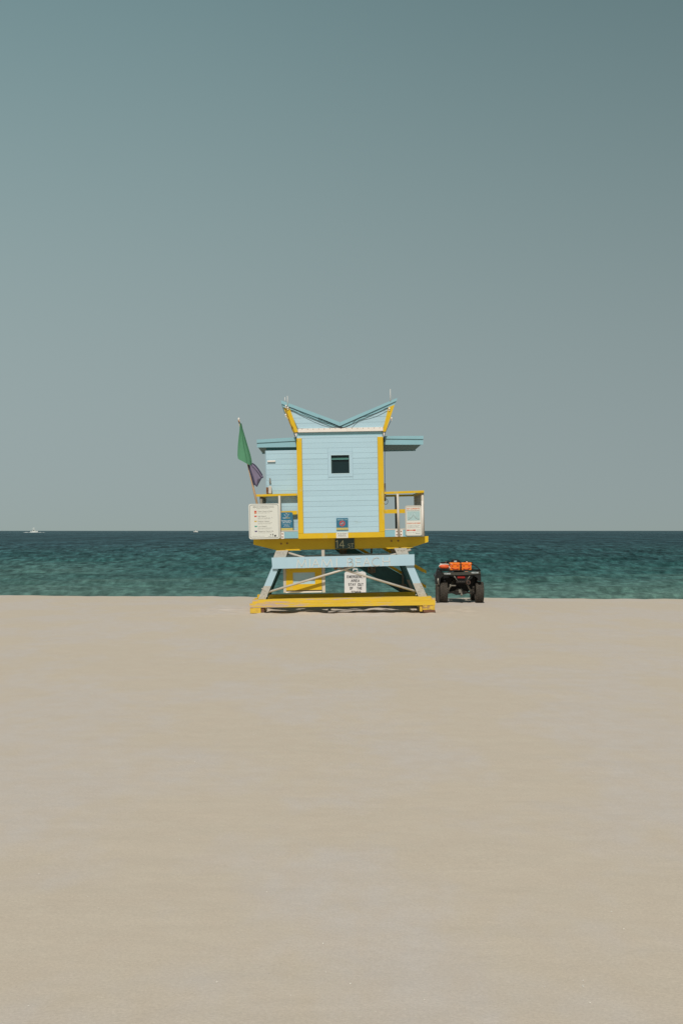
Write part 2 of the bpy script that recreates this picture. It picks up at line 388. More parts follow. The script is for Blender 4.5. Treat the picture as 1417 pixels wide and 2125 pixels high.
g = bpy.data.objects.new('beach_sand', me); COL.objects.link(g)
tag(g, 'wide pale beige sand beach with a low berm in front of the sea', kind='structure')

shells = MB(); rs = random.Random(21)
for i in range(120):
    yy = 5.3 + 26 * rs.random() ** 1.6; xx = rs.uniform(-.27, .27) * yy; zz = sand_z(xx, yy) + .001; q = rs.uniform(.003, .0065); a_ = rs.uniform(0, 3.1)
    shells.add([(xx + q * math.cos(a_), yy + q * math.sin(a_), zz), (xx - q * .8 * math.sin(a_), yy + q * .8 * math.cos(a_), zz), (xx - q * math.cos(a_), yy - q * math.sin(a_), zz), (xx + q * .8 * math.sin(a_), yy - q * .8 * math.cos(a_), zz), (xx, yy, zz + q * .8)],
               [(0, 1, 4), (1, 2, 4), (2, 3, 4), (3, 0, 4)])
tag(shells.build('shell_fragments', mat('bleached_shell', (.58, .54, .48), .5, var=.25, scale=3)), 'tiny bleached shell chips scattered over the pale sand', kind='stuff')
# ------------------------------------------------------------------ sea
prng = np.random.default_rng(3)
yd = [50.0]
while yd[-1] < 420: yd.append(yd[-1] + max(0.16, 0.00011 * yd[-1] ** 2 * 0.55))
while yd[-1] < 60000: yd.append(yd[-1] * 1.05)
yd = np.array(yd)
t = np.concatenate([-np.geomspace(6, .42, 24)[:-1], np.linspace(-.40, .40, 641), np.geomspace(.42, 6, 24)[1:]])
X = yd[:, None] * t[None, :]; Y = np.repeat(yd[:, None], len(t), 1)
Z = np.zeros_like(X)
fade = np.clip((520 - Y) / 300, 0, 1)
for k in range(46):
    lam = 0.9 * (14 / 0.9) ** (k / 45); a = 0.0125 * lam ** 0.72
    th = prng.normal(0, 0.42) + 0.12; kx, ky = math.sin(th) * 2 * math.pi / lam, math.cos(th) * 2 * math.pi / lam
    ph = prng.uniform(0, 6.28); grp = 0.6 + 0.4 * np.sin(X * prng.uniform(.02, .09) + Y * prng.uniform(.01, .05) + prng.uniform(0, 6))
    s_ = np.sin(kx * X + ky * Y + ph); att = np.clip((lam * 22 - Y * 0.35) / (lam * 8), 0, 1) if lam < 3 else 1
    Z += a * grp * (s_ + 0.28 * np.cos(2 * (kx * X + ky * Y + ph))) * att
Z = Z * fade * np.clip((Y - 48) / 18 * .6 + .4, 0, 1) * 0.9 + SEA_Z
ny, nxx = Z.shape
me = bpy.data.meshes.new('sea'); me.vertices.add(ny * nxx); me.vertices.foreach_set('co', np.stack([X, Y, Z], -1).ravel())
ii = (np.arange(ny - 1)[:, None] * nxx + np.arange(nxx - 1)[None, :]).ravel()
q = np.stack([ii, ii + 1, ii + nxx + 1, ii + nxx], -1).astype(np.int32)
me.loops.add(q.size); me.loops.foreach_set('vertex_index', q.ravel()); me.polygons.add(len(q))
me.polygons.foreach_set('loop_start', np.arange(0, q.size, 4, dtype=np.int32)); me.polygons.foreach_set('use_smooth', np.ones(len(q), bool)); me.update()
SEA = bpy.data.materials.new('sea_water'); SEA.use_nodes = True
N = SEA.node_tree.nodes; L_ = SEA.node_tree.links; b = N['Principled BSDF']; geo = N.new('ShaderNodeNewGeometry')
sep = N.new('ShaderNodeSeparateXYZ'); L_.new(geo.outputs['Position'], sep.inputs[0])
lg = N.new('ShaderNodeMath'); lg.operation = 'LOGARITHM'; lg.inputs[1].default_value = 10; L_.new(sep.outputs[1], lg.inputs[0])
pn = noisenode(1, 4, .6, (.02, .006, 1)); pn2 = noisenode(1, 3, .6, (.11, .05, 1))
ad = N.new('ShaderNodeMath'); ad.operation = 'ADD'; L_.new(lg.outputs[0], ad.inputs[0]); L_.new(mrange(pn.outputs[0], .3, .7, -.12, .12).outputs[0], ad.inputs[1])
ad2 = N.new('ShaderNodeMath'); ad2.operation = 'ADD'; L_.new(ad.outputs[0], ad2.inputs[0]); L_.new(mrange(pn2.outputs[0], .3, .7, -.05, .05).outputs[0], ad2.inputs[1])
rmp = mrange(ad2.outputs[0], 1.75, 2.9, 0, 1); cr = N.new('ShaderNodeValToRGB'); L_.new(rmp.outputs[0], cr.inputs[0])
cr.color_ramp.elements[0].position = 0; cr.color_ramp.elements[0].color = (.118, .200, .168, 1)
cr.color_ramp.elements[1].position = 1; cr.color_ramp.elements[1].color = (.010, .040, .048, 1)
for p_, c_ in ((.16, (.082, .160, .136)), (.34, (.028, .094, .088)), (.5, (.018, .065, .066)), (.72, (.012, .045, .052))):
    e = cr.color_ramp.elements.new(p_); e.color = (*c_, 1)
# ruffled water: wave shading painted into the colour, in patches longer towards the shore than along it, at every scale the distance shows
prev = None
for sx_, sy_, amp, d0 in ((3.2, 1.2, .16, 0), (1.8, .50, .30, 0), (.95, .19, .40, 105), (.45, .040, .46, 180), (.14, .0040, .36, 420), (.05, .0011, .26, 900), (.02, .012, .07, 0)):
    n_ = noisenode(1, 4, .62, (sx_, sy_, 1)); m_ = mrange(n_.outputs[0], .38, .62, -amp, amp).outputs[0]
    if d0:
        k_ = N.new('ShaderNodeMath'); k_.operation = 'MULTIPLY'; L_.new(m_, k_.inputs[0]); L_.new(mrange(lg.outputs[0], math.log10(d0 * .65), math.log10(d0 * 1.1), 0, 1).outputs[0], k_.inputs[1]); m_ = k_.outputs[0]
    o_n = N.new('ShaderNodeMath'); o_n.operation = 'ADD'; o_n.inputs[1].default_value = 1; L_.new(m_, o_n.inputs[0])
    if prev is None: prev = o_n
    else:
        q_ = N.new('ShaderNodeMath'); q_.operation = 'MULTIPLY'; L_.new(prev.outputs[0], q_.inputs[0]); L_.new(o_n.outputs[0], q_.inputs[1]); prev = q_
vs_ = N.new('ShaderNodeVectorMath'); vs_.operation = 'SCALE'; L_.new(cr.outputs[0], vs_.inputs[0]); L_.new(prev.outputs[0], vs_.inputs['Scale'])
N.remove(b); df = N.new('ShaderNodeBsdfDiffuse'); gl_ = N.new('ShaderNodeBsdfGlossy'); gl_.inputs['Roughness'].default_value = .2
L_.new(vs_.outputs[0], df.inputs[0]); gl_.inputs[0].default_value = (.8, .9, .95, 1)
w1 = noisenode(1, 8, .68, (1.1, 2.6, 1)); w2 = noisenode(1, 5, .6, (.16, .3, 1))
b1 = N.new('ShaderNodeBump'); b1.inputs['Strength'].default_value = .9; b1.inputs['Distance'].default_value = .16; L_.new(w1.outputs[0], b1.inputs['Height'])
b2 = N.new('ShaderNodeBump'); b2.inputs['Strength'].default_value = .8; b2.inputs['Distance'].default_value = .9; L_.new(w2.outputs[0], b2.inputs['Height']); L_.new(b1.outputs[0], b2.inputs['Normal'])
fr_n = N.new('ShaderNodeFresnel'); fr_n.inputs[0].default_value = 1.33; L_.new(b2.outputs[0], fr_n.inputs[1])
fm_ = mrange(fr_n.outputs[0], 0, 1, 0.0, .42); fq = N.new('ShaderNodeMath'); fq.operation = 'MULTIPLY'; L_.new(fm_.outputs[0], fq.inputs[0]); L_.new(mrange(prev.outputs[0], .5, 1.5, .6, 1.1).outputs[0], fq.inputs[1])
for q_ in (df, gl_): L_.new(b2.outputs[0], q_.inputs['Normal'])
ms = N.new('ShaderNodeMixShader'); L_.new(fq.outputs[0], ms.inputs[0]); L_.new(df.outputs[0], ms.inputs[1]); L_.new(gl_.outputs[0], ms.inputs[2]); L_.new(ms.outputs[0], N['Material Output'].inputs[0])
me.materials.append(SEA); s = bpy.data.objects.new('sea', me); COL.objects.link(s)
tag(s, 'choppy green blue sea reaching a straight horizon', kind='structure')

# ------------------------------------------------------------------ lifeguard tower
D0 = 31.2
MT = Matrix.Translation((0, D0, 0)) @ Matrix.Rotation(R(0.8), 4, 'Z') @ Matrix.Rotation(R(-1.1), 4, 'Y')
MI_ = MT.inverted()
def L(px, py, v=0.0):
    """where a measured point of the photograph lies on the tower's own vertical plane y = v"""
    o = MI_ @ Vector((0, 0, CAM_H)); d = (MI_.to_3x3() @ Vector(((px - CX) / F_PX, 1, -(py - HY) / F_PX)))
    k = (v - o.y) / d.y; p = o + d * k
    return (p.x, p.z)
def RC(x0, y0, x1, y1, v=0.0):
    xm, ym = (x0 + x1) / 2, (y0 + y1) / 2
    return L(x0, ym, v)[0], L(x1, ym, v)[0], L(xm, y1, v)[1], L(xm, y0, v)[1]
def PL(pts, v=0.0): return [L(a, b, v) for a, b in pts]
def pbox(mb, x0, y0, x1, y1, v0, v1, c=0):
    a, b_, c_, d = RC(x0, y0, x1, y1, v0)
    return mb.cbox(a, b_, v0, v1, c_, d, c) if c else mb.box(a, b_, v0, v1, c_, d)

tower = empty('lifeguard_tower'); tower.matrix_world = MT
tag(tower, 'pale blue and yellow wooden lifeguard tower with a butterfly roof on sled legs', 'lifeguard tower')

# cabin ------------------------------------------------
CXL, _ = L(617, 1010); CXR, _ = L(796, 1010)
_, ZB = L(707, 1105.6); _, ZT = L(707, 897)
CD = 2.55                                                  # cabin depth
wl, wr, wb, wt = RC(687, 944.5, 724.7, 982.3)              # window opening
core = MB()
# shell behind the boards with a real opening for the window
core.box(CXL + .02, wl - .0, .022, .10, ZB - .1, ZT + .06).box(wr, CXR - .02, .022, .10, ZB - .1, ZT + .06)
core.box(wl, wr, .022, .10, ZB - .1, wb).box(wl, wr, .022, .10, wt, ZT + .06)
core.box(CXL + .02, CXL + .08, .102, CD, ZB - .1, ZT + .06).box(CXR - .08, CXR - .02, .102, CD, ZB - .1, ZT + .06)
core.box(CXL + .082, CXR - .082, CD - .08, CD - .002, ZB - .1, ZT + .06)
core.build('cabin_wall', BLUE, tower)
pitch = 0.1163
def lap(mb, x0, x1, z0, z1, v, gap=.0022):
    """one lap board: lower edge proud, thin recessed joint above"""
    z1 -= gap
    return mb.add([(x0, v - .0045, z0), (x1, v - .0045, z0), (x1, v - .002, z1), (x0, v - .002, z1), (x0, v + .018, z0), (x1, v + .018, z0), (x1, v + .018, z1), (x0, v + .018, z1)],
                  [(0, 1, 2, 3), (5, 4, 7, 6), (4, 5, 1, 0), (3, 2, 6, 7), (4, 0, 3, 7), (1, 5, 6, 2)])
fl, fr, fb, ft = RC(680.5, 937.5, 731.5, 989.5)            # window casing
yl = L(628, 1010)[0] + .003; yr = L(784.8, 1010)[0] - .003
z = ZB + .004; k = 0
while z < ZT - .02:
    z1 = min(z + pitch, ZT); j = rnd.uniform(-.0015, .0015)
    segs = [(yl, yr)] if (z1 < fb + .01 or z > ft - .01) else [(yl, fl - .002), (fr + .002, yr)]
    for a, b_ in segs:
        if z < fb < z1 and len(segs) == 2: pass
        lap(MB(), a, b_, z, z1, j).build('board', BLUE, tower)
    if len(segs) == 2 and z < fb - .02:      # piece under the casing
        lap(MB(), fl, fr, z, fb + .006, j).build('board', BLUE, tower)
    if len(segs) == 2 and z1 > ft + .02:
        lap(MB(), fl, fr, ft + .002, z1, j).build('board', BLUE, tower)
    z = z1; k += 1
# yellow corner posts and sill band
def post(x0, y0, x1, y1, v0, v1, m=YEL, name='corner_post', c=.006): return pbox(MB(), x0, y0, x1, y1, v0, v1, c).build(name, m, tower)
pl0, pl1 = L(617, 1010)[0], L(628, 1010)[0]; pr0, pr1 = L(784.8, 1010)[0], L(796.4, 1010)[0]
zt2 = L(707, 908)[1]; zbb = L(707, 1116.8)[1]
for a, b_ in ((pl0, pl1), (pr0, pr1)):
    MB().cbox(a, b_, -.028, .06, ZB + .002, zt2, .006).build('corner_post', YEL, tower)
MB().cbox(pl0, pr1, -.030, .06, zbb, ZB, .006).build('sill_band', YEL, tower)
# window: casing, recessed frame, glass, blind rail
win = MB()
win.box(fl, wl, -.012, .02, fb, ft).box(wr, fr, -.012, .02, fb, ft).box(wl, wr, -.012, .02, fb, wb).box(wl, wr, -.012, .02, wt, ft)
wo = win.build('window', BLUE_W, tower)
MB().box(wl + .002, wr - .002, .085, .095, wb + .002, wt - .002).build('pane', GLASS, wo)
MB().box(wl + .01, wr - .01, .045, .083, wt - .095, wt - .05).build('blind_rail', BLIND, wo)
MB().box(wl + .002, wl + .03, .06, .083, wb + .003, wt - .1).build('sash', NUMB, wo)
lz = MB()
lz.box(wl - .008, wl, -.016, .03, wb - .012, wt + .01).box(wr, wr + .008, -.016, .03, wb - .012, wt + .01).box(wl, wr, -.016, .03, wt, wt + .01).box(wl + .04, wr, -.016, .03, wb - .012, wb)
lz.build('frame', mat('light_blue_lip', (.52, .68, .72), .5), wo)

# eaves: proud white strip above a blue band that it shades
wx0, wx1, wz0, wz1 = RC(618.5, 888.3, 794.5, 896.2)
ws = MB().cbox(wx0, wx1, -.062, .06, wz0, wz1, .004).build('white_strip', WHITE, tower)
nail = MB().box(-.006, .006, -.004, .004, -.006, .006).build('nail', RUST, ws)
nail.location = (wx0 + .09, -.064, wz1 - .012)
for i in range(1, 15): inst(nail, ws, (wx0 + .09 + i * .121, -.064, wz1 - .012 - rnd.uniform(0, .004)))
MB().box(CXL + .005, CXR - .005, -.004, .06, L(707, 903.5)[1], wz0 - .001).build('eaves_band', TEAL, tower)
lap(MB(), CXL + .01, CXR - .01, L(707, 908)[1], L(707, 903.7)[1] + .012, 0).build('board', BLUE, tower)

# butterfly gable
GA = PL([(618, 889), (598.5, 845.5), (706, 887.5), (706.5, 889)])
GBR = PL([(706.5, 889), (706.5, 887.5), (808, 845), (794.5, 888)])
zb0 = min(p[1] for p in GA)
for poly in (GA, GBR):
    z = wz1 + .004; top = max(p[1] for p in poly)
    while z < top:
        pc = clip(clip(poly, 0, 1, z + pitch - .003), 0, -1, -z)
        if len(pc) > 2 and (max(p[1] for p in pc) - min(p[1] for p in pc)) > .01:
            MB().prism(pc, -.012, .018).build('board', BLUE, tower)
        z += pitch
# cupola body behind the gable (flares out like the trims), with a back wall
body = MB()
GB2 = PL([(617, 897), (600, 848), (706, 886), (706.5, 897)]); GB3 = PL([(706.5, 897), (706, 886), (806.5, 846), (796, 896.5)])
body.prism(GB2, .03, .10).prism(GB3, .03, .10).prism(GB2, CD - .07, CD).prism(GB3, CD - .07, CD)
sL = PL([(609.5, 897), (592, 848), (598, 848), (617, 897)]); sR = PL([(799.5, 896), (815, 842), (808, 842), (793, 896)])
body.prism(sL, .062, CD).prism(sR, .062, CD)
body.build('cupola_wall', BLUE, tower)
for pts in ([(593.2, 846.5), (601.5, 848.2), (618.9, 896.8), (609.2, 898)], [(805.5, 845.5), (818.4, 840), (800, 895.8), (793.2, 895.8)]):
    MB().prism(PL(pts), -.045, .028).build('slanted_trim', YEL, tower)
MB().prism(PL([(587.5, 844), (593.4, 847), (609.6, 898), (606.6, 894)]), .0, .12).build('slanted_side_board', YEL_B, tower)
# roof slabs with two-step fascias
def slab(name, pts, v0, v1, m): return MB().prism(PL(pts), v0, v1).build(name, m, tower)
rl = slab('roof_slab', [(583, 831.2), (704.9, 876.4), (704.9, 885), (584, 838)], -.06, CD + .08, TEAL)
rr = slab('roof_slab', [(705.1, 876.8), (823.6, 826.3), (822.2, 832.3), (705.1, 884.6)], -.06, CD + .08, TEAL)
slab('fascia_board', [(584.8, 838.2), (703.5, 885.8), (690, 885.6), (587.6, 844.8)], -.035, .03, TEAL)
slab('fascia_board', [(706.5, 885), (822, 832.6), (818.4, 840.2), (713, 886.8)], -.035, .03, TEAL)
def fixture(px, py, v=-.07):
    x_, z_ = L(px, py, v)
    return MB().ball((x_, v, z_), .021, 8, 5, (1, .8, 1.2)).cbox(x_ - .012, x_ + .012, v + .0, v + .06, z_ - .05, z_ - .02, .004).build('lamp_fitting', WHITE, tower)
for q in ((593.5, 842.5), (597.5, 846), (593, 861), (807.5, 848), (812.2, 868)): fixture(*q)
def cable(pts, v, r=.006, name='cable'):
    P = [(L(a, b_, v)[0], v + rnd.uniform(-.004, .004), L(a, b_, v)[1]) for a, b_ in pts]
    MB().tube(P, r, 6).build(name, CABLE, tower)
cable([(597, 845), (608, 847.5), (620, 854), (634, 861), (650, 868.5), (668, 876), (685, 880.5), (698, 885.5), (707, 887.5), (715, 886.5), (723, 883.5), (731, 879.2), (735, 874.8), (744, 868), (754, 865), (765, 862.6), (780, 857.5), (790, 853.5), (800, 847.5), (805, 846)], -.07)
cable([(707, 887), (703, 884), (680, 874.5), (660, 866.6)], -.068, .004)
cable([(595, 850), (593, 856), (599, 868), (603, 880), (608, 888), (611, 899), (613, 905), (616, 912)], -.065, .005)
cable([(808, 852), (809, 862), (811, 872), (805, 885), (799.5, 897), (797.5, 903), (798, 915), (798.2, 940), (797.8, 960), (798.4, 990), (798, 1012)], -.03, .006)
for (a, b_, c_, v) in ((809.3, 808, 833, .0), (591.3, 824.5, 836, .05), (596.6, 822, 841, .0)):
    p, q_ = L(a, b_, v), L(a + .3, c_, v)
    MB().tube([(q_[0], v - .065, q_[1]), (p[0], v - .065, p[1])], [.009, .005], 6).build('antenna', WHITE, tower)
for pts in ([(611, 898.4), (617, 898.4), (615, 905), (613, 908)], [(795, 896.5), (800, 896.5), (797.5, 903.5), (795, 904.5)]):
    MB().prism(PL(pts), -.02, .03).build('corner_flashing', WHITE, tower)

# wings --------------------------------------------------
WD = 2.62
wv = .13                                                     # wing wall plane
ax0, _ = L(553.3, 1025, wv); ax1 = CXL - .002
zr = L(580, 934.5, wv)[1]
DECK_T = L(707, 1114.5, .03)[1]
z = DECK_T + .0; lastz = zr
wingcore = MB(); wingcore.box(ax0 + .01, ax1, wv + .022, wv + 2.3, DECK_T, zr - .01); wingcore.build('storage_wall', BLUE, tower)
MB().box(ax0 + .01, ax1, wv + .03, wv + .2, zr - .005, zr + .09).build('eaves_dark_filler', DKTEAL, tower)  # upright filler added above the wall, dark teal for the soffit's darkness
while z < zr - .01:
    z1 = min(z + pitch, zr)
    lap(MB(), ax0 + .002, ax1, z, z1, wv).build('board', BLUE, tower); z = z1
MB().cbox(ax0 - .012, ax0 + .0, wv - .02, wv + .1, DECK_T, zr - .002, .003).build('corner_batten', BLUE_W, tower)
def wingroof(F4, S4, v0):
    """front fascia in two steps, slab behind to depth WD"""
    up, lo = F4
    MB().prism(PL(up, v0), v0 - .02, v0 + WD).build('roof_slab', TEAL, tower)
    MB().prism(PL(lo, v0), v0, v0 + .05).build('fascia_board', TEAL, tower)
    # joists and side boards under the slab
    a = PL(S4, v0); x0, x1 = min(p[0] for p in a), max(p[0] for p in a); z0, z1 = min(p[1] for p in a), max(p[1] for p in a)
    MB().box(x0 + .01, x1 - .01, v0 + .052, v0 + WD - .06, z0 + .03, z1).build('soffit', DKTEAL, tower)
    MB().box(x0, x1, v0 + WD - .05, v0 + WD, z0 + .005, z1).build('fascia_board', TEAL, tower)
    return x0, x1, z0, z1
wingroof(([(533, 912.3), (614.5, 907.4), (614.5, 914.8), (533, 919.2)], [(533.4, 919.4), (614.5, 915), (614.5, 927.8), (533.4, 928.6)]), [(533.4, 919.4), (614.5, 915), (614.5, 927.8), (533.4, 928.6)], .10)
wingroof(([(797, 905), (878.2, 904.6), (878.2, 911.2), (797, 910.4)], [(797, 910.6), (877.8, 911.4), (877.8, 922.6), (797, 922.8)]), [(797, 910.6), (877.8, 911.4), (877.8, 922.6), (797, 922.8)], .10)
# hinge and latch on the storage wall
a0, a1, b0, b1 = RC(555, 955.5, 571.5, 958.8, wv - .03)
MB().cbox(a0, a1, wv - .04, wv - .014, b0, b1, .004).build('hinge', WHITE, tower)
a0, a1, b0, b1 = RC(559.3, 992, 561.6, 1004, wv - .03)
MB().cbox(a0, a1, wv - .035, wv - .014, b0, b1, .004).box(a0 - .01, a1 + .015, wv - .045, wv - .034, b0 + .03, b0 + .05).build('latch', GREYW, tower)
a0, a1, b0, b1 = RC(557.5, 1008.5, 563.5, 1024.5, .0)
MB().cbox(a0, a1, .0, .10, b0, b1, .008).build('bracket', BEIGE, tower)
a0, a1, b0, b1 = RC(552.4, 1011, 557, 1025, .0)
MB().cbox(a0, a1, .0, .03, b0, b1, .012).ball(((a0 + a1) / 2, -.005, (b0 + b1) / 2 + .03), .03, 8, 5, (.6, .4, 1.6)).build('bracket', RUST, tower)

# deck -------------------------------------------------
dx0, _ = L(534, 1115, .03); dx1, _ = L(878.2, 1113, .03)
zd0, zd1 = zbb + .002, DECK_T
for i in range(int(2.6 / .145)):                      # deck planks running left-right
    MB().box(dx0, dx1, .05 + i * .145, .05 + i * .145 + .137, zd0 + .03, zd1 - .004 - rnd.uniform(0, .003)).build('deck_plank', GREYW, tower)
# side wings of the blue toe board with a bare top edge
for x0, x1, nm in ((582.5, 619.5, 0), (797.5, 840.5, 1)):
    yt = 1103 if nm == 0 else 1099.6; yb = 1117.2 if nm == 0 else 1113.8
    pbox(MB(), x0, yt, x1, yb, -.005, .06).build('toe_board', TEAL, tower)
    pbox(MB(), x0, yt - 2.4, x1, yt - .15, -.01, .08).build('toe_cap', BEIGE, tower)
pbox(MB(), 534, 1105, 582.3, 1117.5, -.005, .06).build('toe_board', TEAL, tower)
pbox(MB(), 840.7, 1099.5, 878, 1113.5, -.005, .06).build('toe_board', TEAL, tower)
# white bolted plates at the rail posts
bolt = MB().lathe_x([(0, .0), (0, .014), (.01, .014), (.01, 0)], 0, 0, 0, 8)
boltv = MB(); boltv.add([(y_, -x_, z_) for x_, y_, z_ in bolt.v], bolt.f)
bolt_me = boltv.mesh('bolt', RUST)
boltg_me = boltv.mesh('bolt', GALV)
def bolts(parent, pts, me_=None):
    for p in pts:
        o = bpy.data.objects.new('bolt', me_ or bolt_me); COL.objects.link(o); o.parent = parent; o.location = p
def plate(x0, y0, x1, y1, v, m, pts, name='bracket_plate'):
    o = pbox(MB(), x0, y0, x1, y1, v, v + .012).build(name, m, tower)
    bolts(o, [(L(a, b_, v)[0], v - .001, L(a, b_, v)[1]) for a, b_ in pts]); return o
plate(583.2, 1104, 589.6, 1118, -.02, WHITE, [(586, 1107.5), (586, 1114)])
plate(819.8, 1099.4, 835.5, 1113.4, -.02, WHITE, [(823, 1102.7), (832, 1102.4), (823, 1109.3), (832, 1109)])

# railings ----------------------------------------------
RV = .0
def rail(x0, ya0, x1, yb0, h, v0, v1, m=YEL, name='rail'):
    P = PL([(x0, ya0), (x1, yb0), (x1, yb0 + h), (x0, ya0 + h)], v0); return MB().prism(P, v0, v1).build(name, m, tower)
rail(530.5, 1026, 616.2, 1023.8, 4.6, -.01, .10)
rail(582.8, 1061.0, 616.6, 1059.8, 7.6, .03, .07)
rail(797.2, 1020.6, 879.6, 1017.6, 4.6, -.01, .10)
rail(797.2, 1057.5, 840.5, 1056.5, 8.2, .03, .07)
rail(840.5, 1056.5, 878, 1055, 8.2, .03, .07)
rail(534, 1063, 582.5, 1061.2, 7.6, .03, .07)
def rpost(x, ya, yb, v, r=.026, m=BEIGE, name='rail_post'):
    a, b_ = L(x[0], ya, v), L(x[1], yb, v); return MB().tube([(b_[0], v, b_[1]), (a[0], v, a[1])], r, 10).build(name, m, tower)
rpost((579.8, 581.6), 1028.6, 1118, .0)
rpost((824.6, 827.6), 1024.6, 1113.5, -.03)
# rear rail, rear posts, side rails and their posts (they run back from the front corners)
zt_r = L(839, 1021.5, 0)[1]; xr_ = L(877, 1060, .05)[0]; xl_ = L(542.5, 1060, .05)[0]; zm_r = L(820, 1061.5, .05)[1]
BV = 2.55
MB().box(CXR, xr_ + .03, BV - .09, BV, zt_r - .035, zt_r + .01).build('rail', YEL, tower)
MB().box(xl_ - .03, CXL, BV - .09, BV, zt_r - .035, zt_r + .01).build('rail', YEL, tower)
for sx in (xr_, xl_):
    MB().box(sx - .055, sx + .035, .101, BV - .091, zt_r - .03, zt_r + .012).build('rail', YEL, tower)
    MB().box(sx - .02, sx + .02, .072, BV - .002, zm_r - .045, zm_r + .045).build('rail', YEL, tower)
    MB().box(sx - .02, sx + .02, .077, BV, DECK_T, DECK_T + .14).build('toe_board', TEAL, tower)
    for i, vv in enumerate((.06, .75, 1.4, 2.0, 2.52)):
        MB().tube([(sx - .0, vv, DECK_T - .02), (sx - .0, vv, zt_r - .03)], .03, 8).build('rail_post', BEIGE if sx > 0 else GREYW, tower)  # left posts in grey: the rail's shade is put into their colour
px_ = L(821, 1060, BV)[0]
MB().tube([(px_, BV - .05, DECK_T), (px_, BV - .05, zt_r - .03)], .024, 8).build('rail_post', GREYW, tower)
rpost((875.9, 876.9), 1039, 1112.5, -.02, .022, WHITE, 'downpipe')
rpost((798.4, 799.0), 1003, 1040, .02, .02, GREYW, 'door_handle_bar')
pc = L(800.3, 1041, -.01); MB().tube([(pc[0] + .045 * math.cos(t_), -.01, pc[1] + .06 * math.sin(t_)) for t_ in [i * 2 * math.pi / 14 for i in range(15)]], .006, 6).build('rope_loop', CABLE, tower)

# deck beam (yellow, under the deck, set back so the deck shades it) ----------------
bv = .20
MB().prism(PL([(526, 1119.2), (886.5, 1112.6), (888.4, 1112.4), (888.2, 1124.6), (862, 1133.4), (846, 1136.6), (575, 1142.2), (556, 1137.4), (526, 1130.2)], bv), bv, bv + .14).build('deck_beam', YEL, tower)
for pts in ([(573, 1141.6), (627, 1140.4), (624, 1142.2), (575, 1143.2)], [(803, 1137.2), (862, 1134.6), (848, 1138), (803, 1138.8)]):
    MB().prism(PL(pts, bv - .01), bv - .012, bv + .0).build('beam_flange', YEL, tower)
o = MB().prism(PL([(526, 1119.2), (886.5, 1112.6), (888, 1124.6), (862, 1133.4), (846, 1137), (575, 1142.6), (556, 1138), (526, 1130.2)], bv), bv + 2.2, bv + 2.34).build('deck_beam', YEL, tower)
for xx in np.linspace(dx0 + .25, dx1 - .25, 7):
    MB().box(xx - .03, xx + .03, bv + .145, bv + 2.195, zd0 - .17, zd0 - .0).build('joist', GREYW, tower)
a0, a1, b0, b1 = RC(695.4, 1116.8, 735.2, 1138.8, bv - .02)
npn = MB().box(a0, a1, bv - .03, bv - .001, b0, b1).build('number_panel', NUMB, tower)
for ch, x0, x1, y0, y1 in (('1', 697.6, 701.8, 1121.6, 1136.8), ('4', 704.4, 714.2, 1121.5, 1136.5), ('S', 721.8, 727, 1128.4, 1136.3), ('T', 728.4, 733.4, 1128, 1136)):
    c0, c1, e0, e1 = RC(x0, y0, x1, y1, bv - .03)
    strokes(MB(), ch, c0, e0, c1 - c0, e1 - e0, 0.015 if ch in '14' else .011, bv - .040, bv - .0305).build('letter', CREAM, npn)
for (x_, y_) in ((583.5, 1128.3), (596, 1127.6), (812, 1122.6), (826, 1122.2)):
    c = L(x_, y_, bv); o = bpy.data.objects.new('bolt', bolt_me); COL.objects.link(o); o.parent = tower; o.location = (c[0], bv - .002, c[1]); o.scale = (1.4,) * 3

# legs, cross boards, braces, base: a front frame and a rear frame ------------------
def leg_pts(side):
    if side < 0: return [(578.5, 1143), (592.8, 1143), (551.0, 1245), (536.0, 1245)]
    return [(827.5, 1139), (843.5, 1139), (885.2, 1239), (868.8, 1240)]
plates = {-1: [(547.6, 1216), (562.6, 1216), (551.6, 1243.5), (535.6, 1243.5)], 1: [(856.2, 1210.5), (873.6, 1209.8), (885.8, 1238), (868.4, 1239.5)]}
tops = {-1: [(572.6, 1143), (598.2, 1142.2), (592.4, 1157.6), (567, 1158)], 1: [(818, 1138), (843, 1137), (848.4, 1152), (824.4, 1152.4)]}
def frame(v, front):
    for s_ in (-1, 1):
        lp = PL(leg_pts(s_)); MB().prism(lp, v + .005, v + .10).build('leg', BLUE_W if front else DKTEAL, tower)  # rear legs in dark teal, with their shade put into the colour
        pp = MB().prism(PL(plates[s_]), v - .012, v + .003).build('foot_plate', GALV if front else GREYW, tower)  # grey on the rear foot and head plates is painted shade too
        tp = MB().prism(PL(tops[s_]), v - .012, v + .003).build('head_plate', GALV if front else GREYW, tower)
        if front:
            cxs = [(sum(p[0] for p in PL(plates[s_])) / 4 + dx * .9 - s_ * dz * -.4, v - .014, sum(p[1] for p in PL(plates[s_])) / 4 + dz) for dx, dz in ((-.02, .09), (.03, .05), (-.03, -.02), (.02, -.08), (-.05, -.1))]
            bolts(pp, cxs, boltg_me)
            cxs = [(sum(p[0] for p in PL(tops[s_])) / 4 + dx, v - .014, sum(p[1] for p in PL(tops[s_])) / 4 + .045) for dx in (-.08, -.02, .05)]
            bolts(tp, cxs, boltg_me)
            MB().prism(PL(tops[s_])[0:1] + [(PL(tops[s_])[1][0], PL(tops[s_])[1][1])] + [(PL(tops[s_])[1][0], PL(tops[s_])[1][1] - .03), (PL(tops[s_])[0][0], PL(tops[s_])[0][1] - .03)], v + .005, v + .20).build('head_flange', GALV, tower)
        MB().prism([(p[0] - s_ * .035, p[1]) for p in lp], v + .11, v + .19).build('inner_leg', DKTEAL, tower)  # dark teal here carries the inner leg's shade in its colour
frame(0, True); frame(2.3, False)
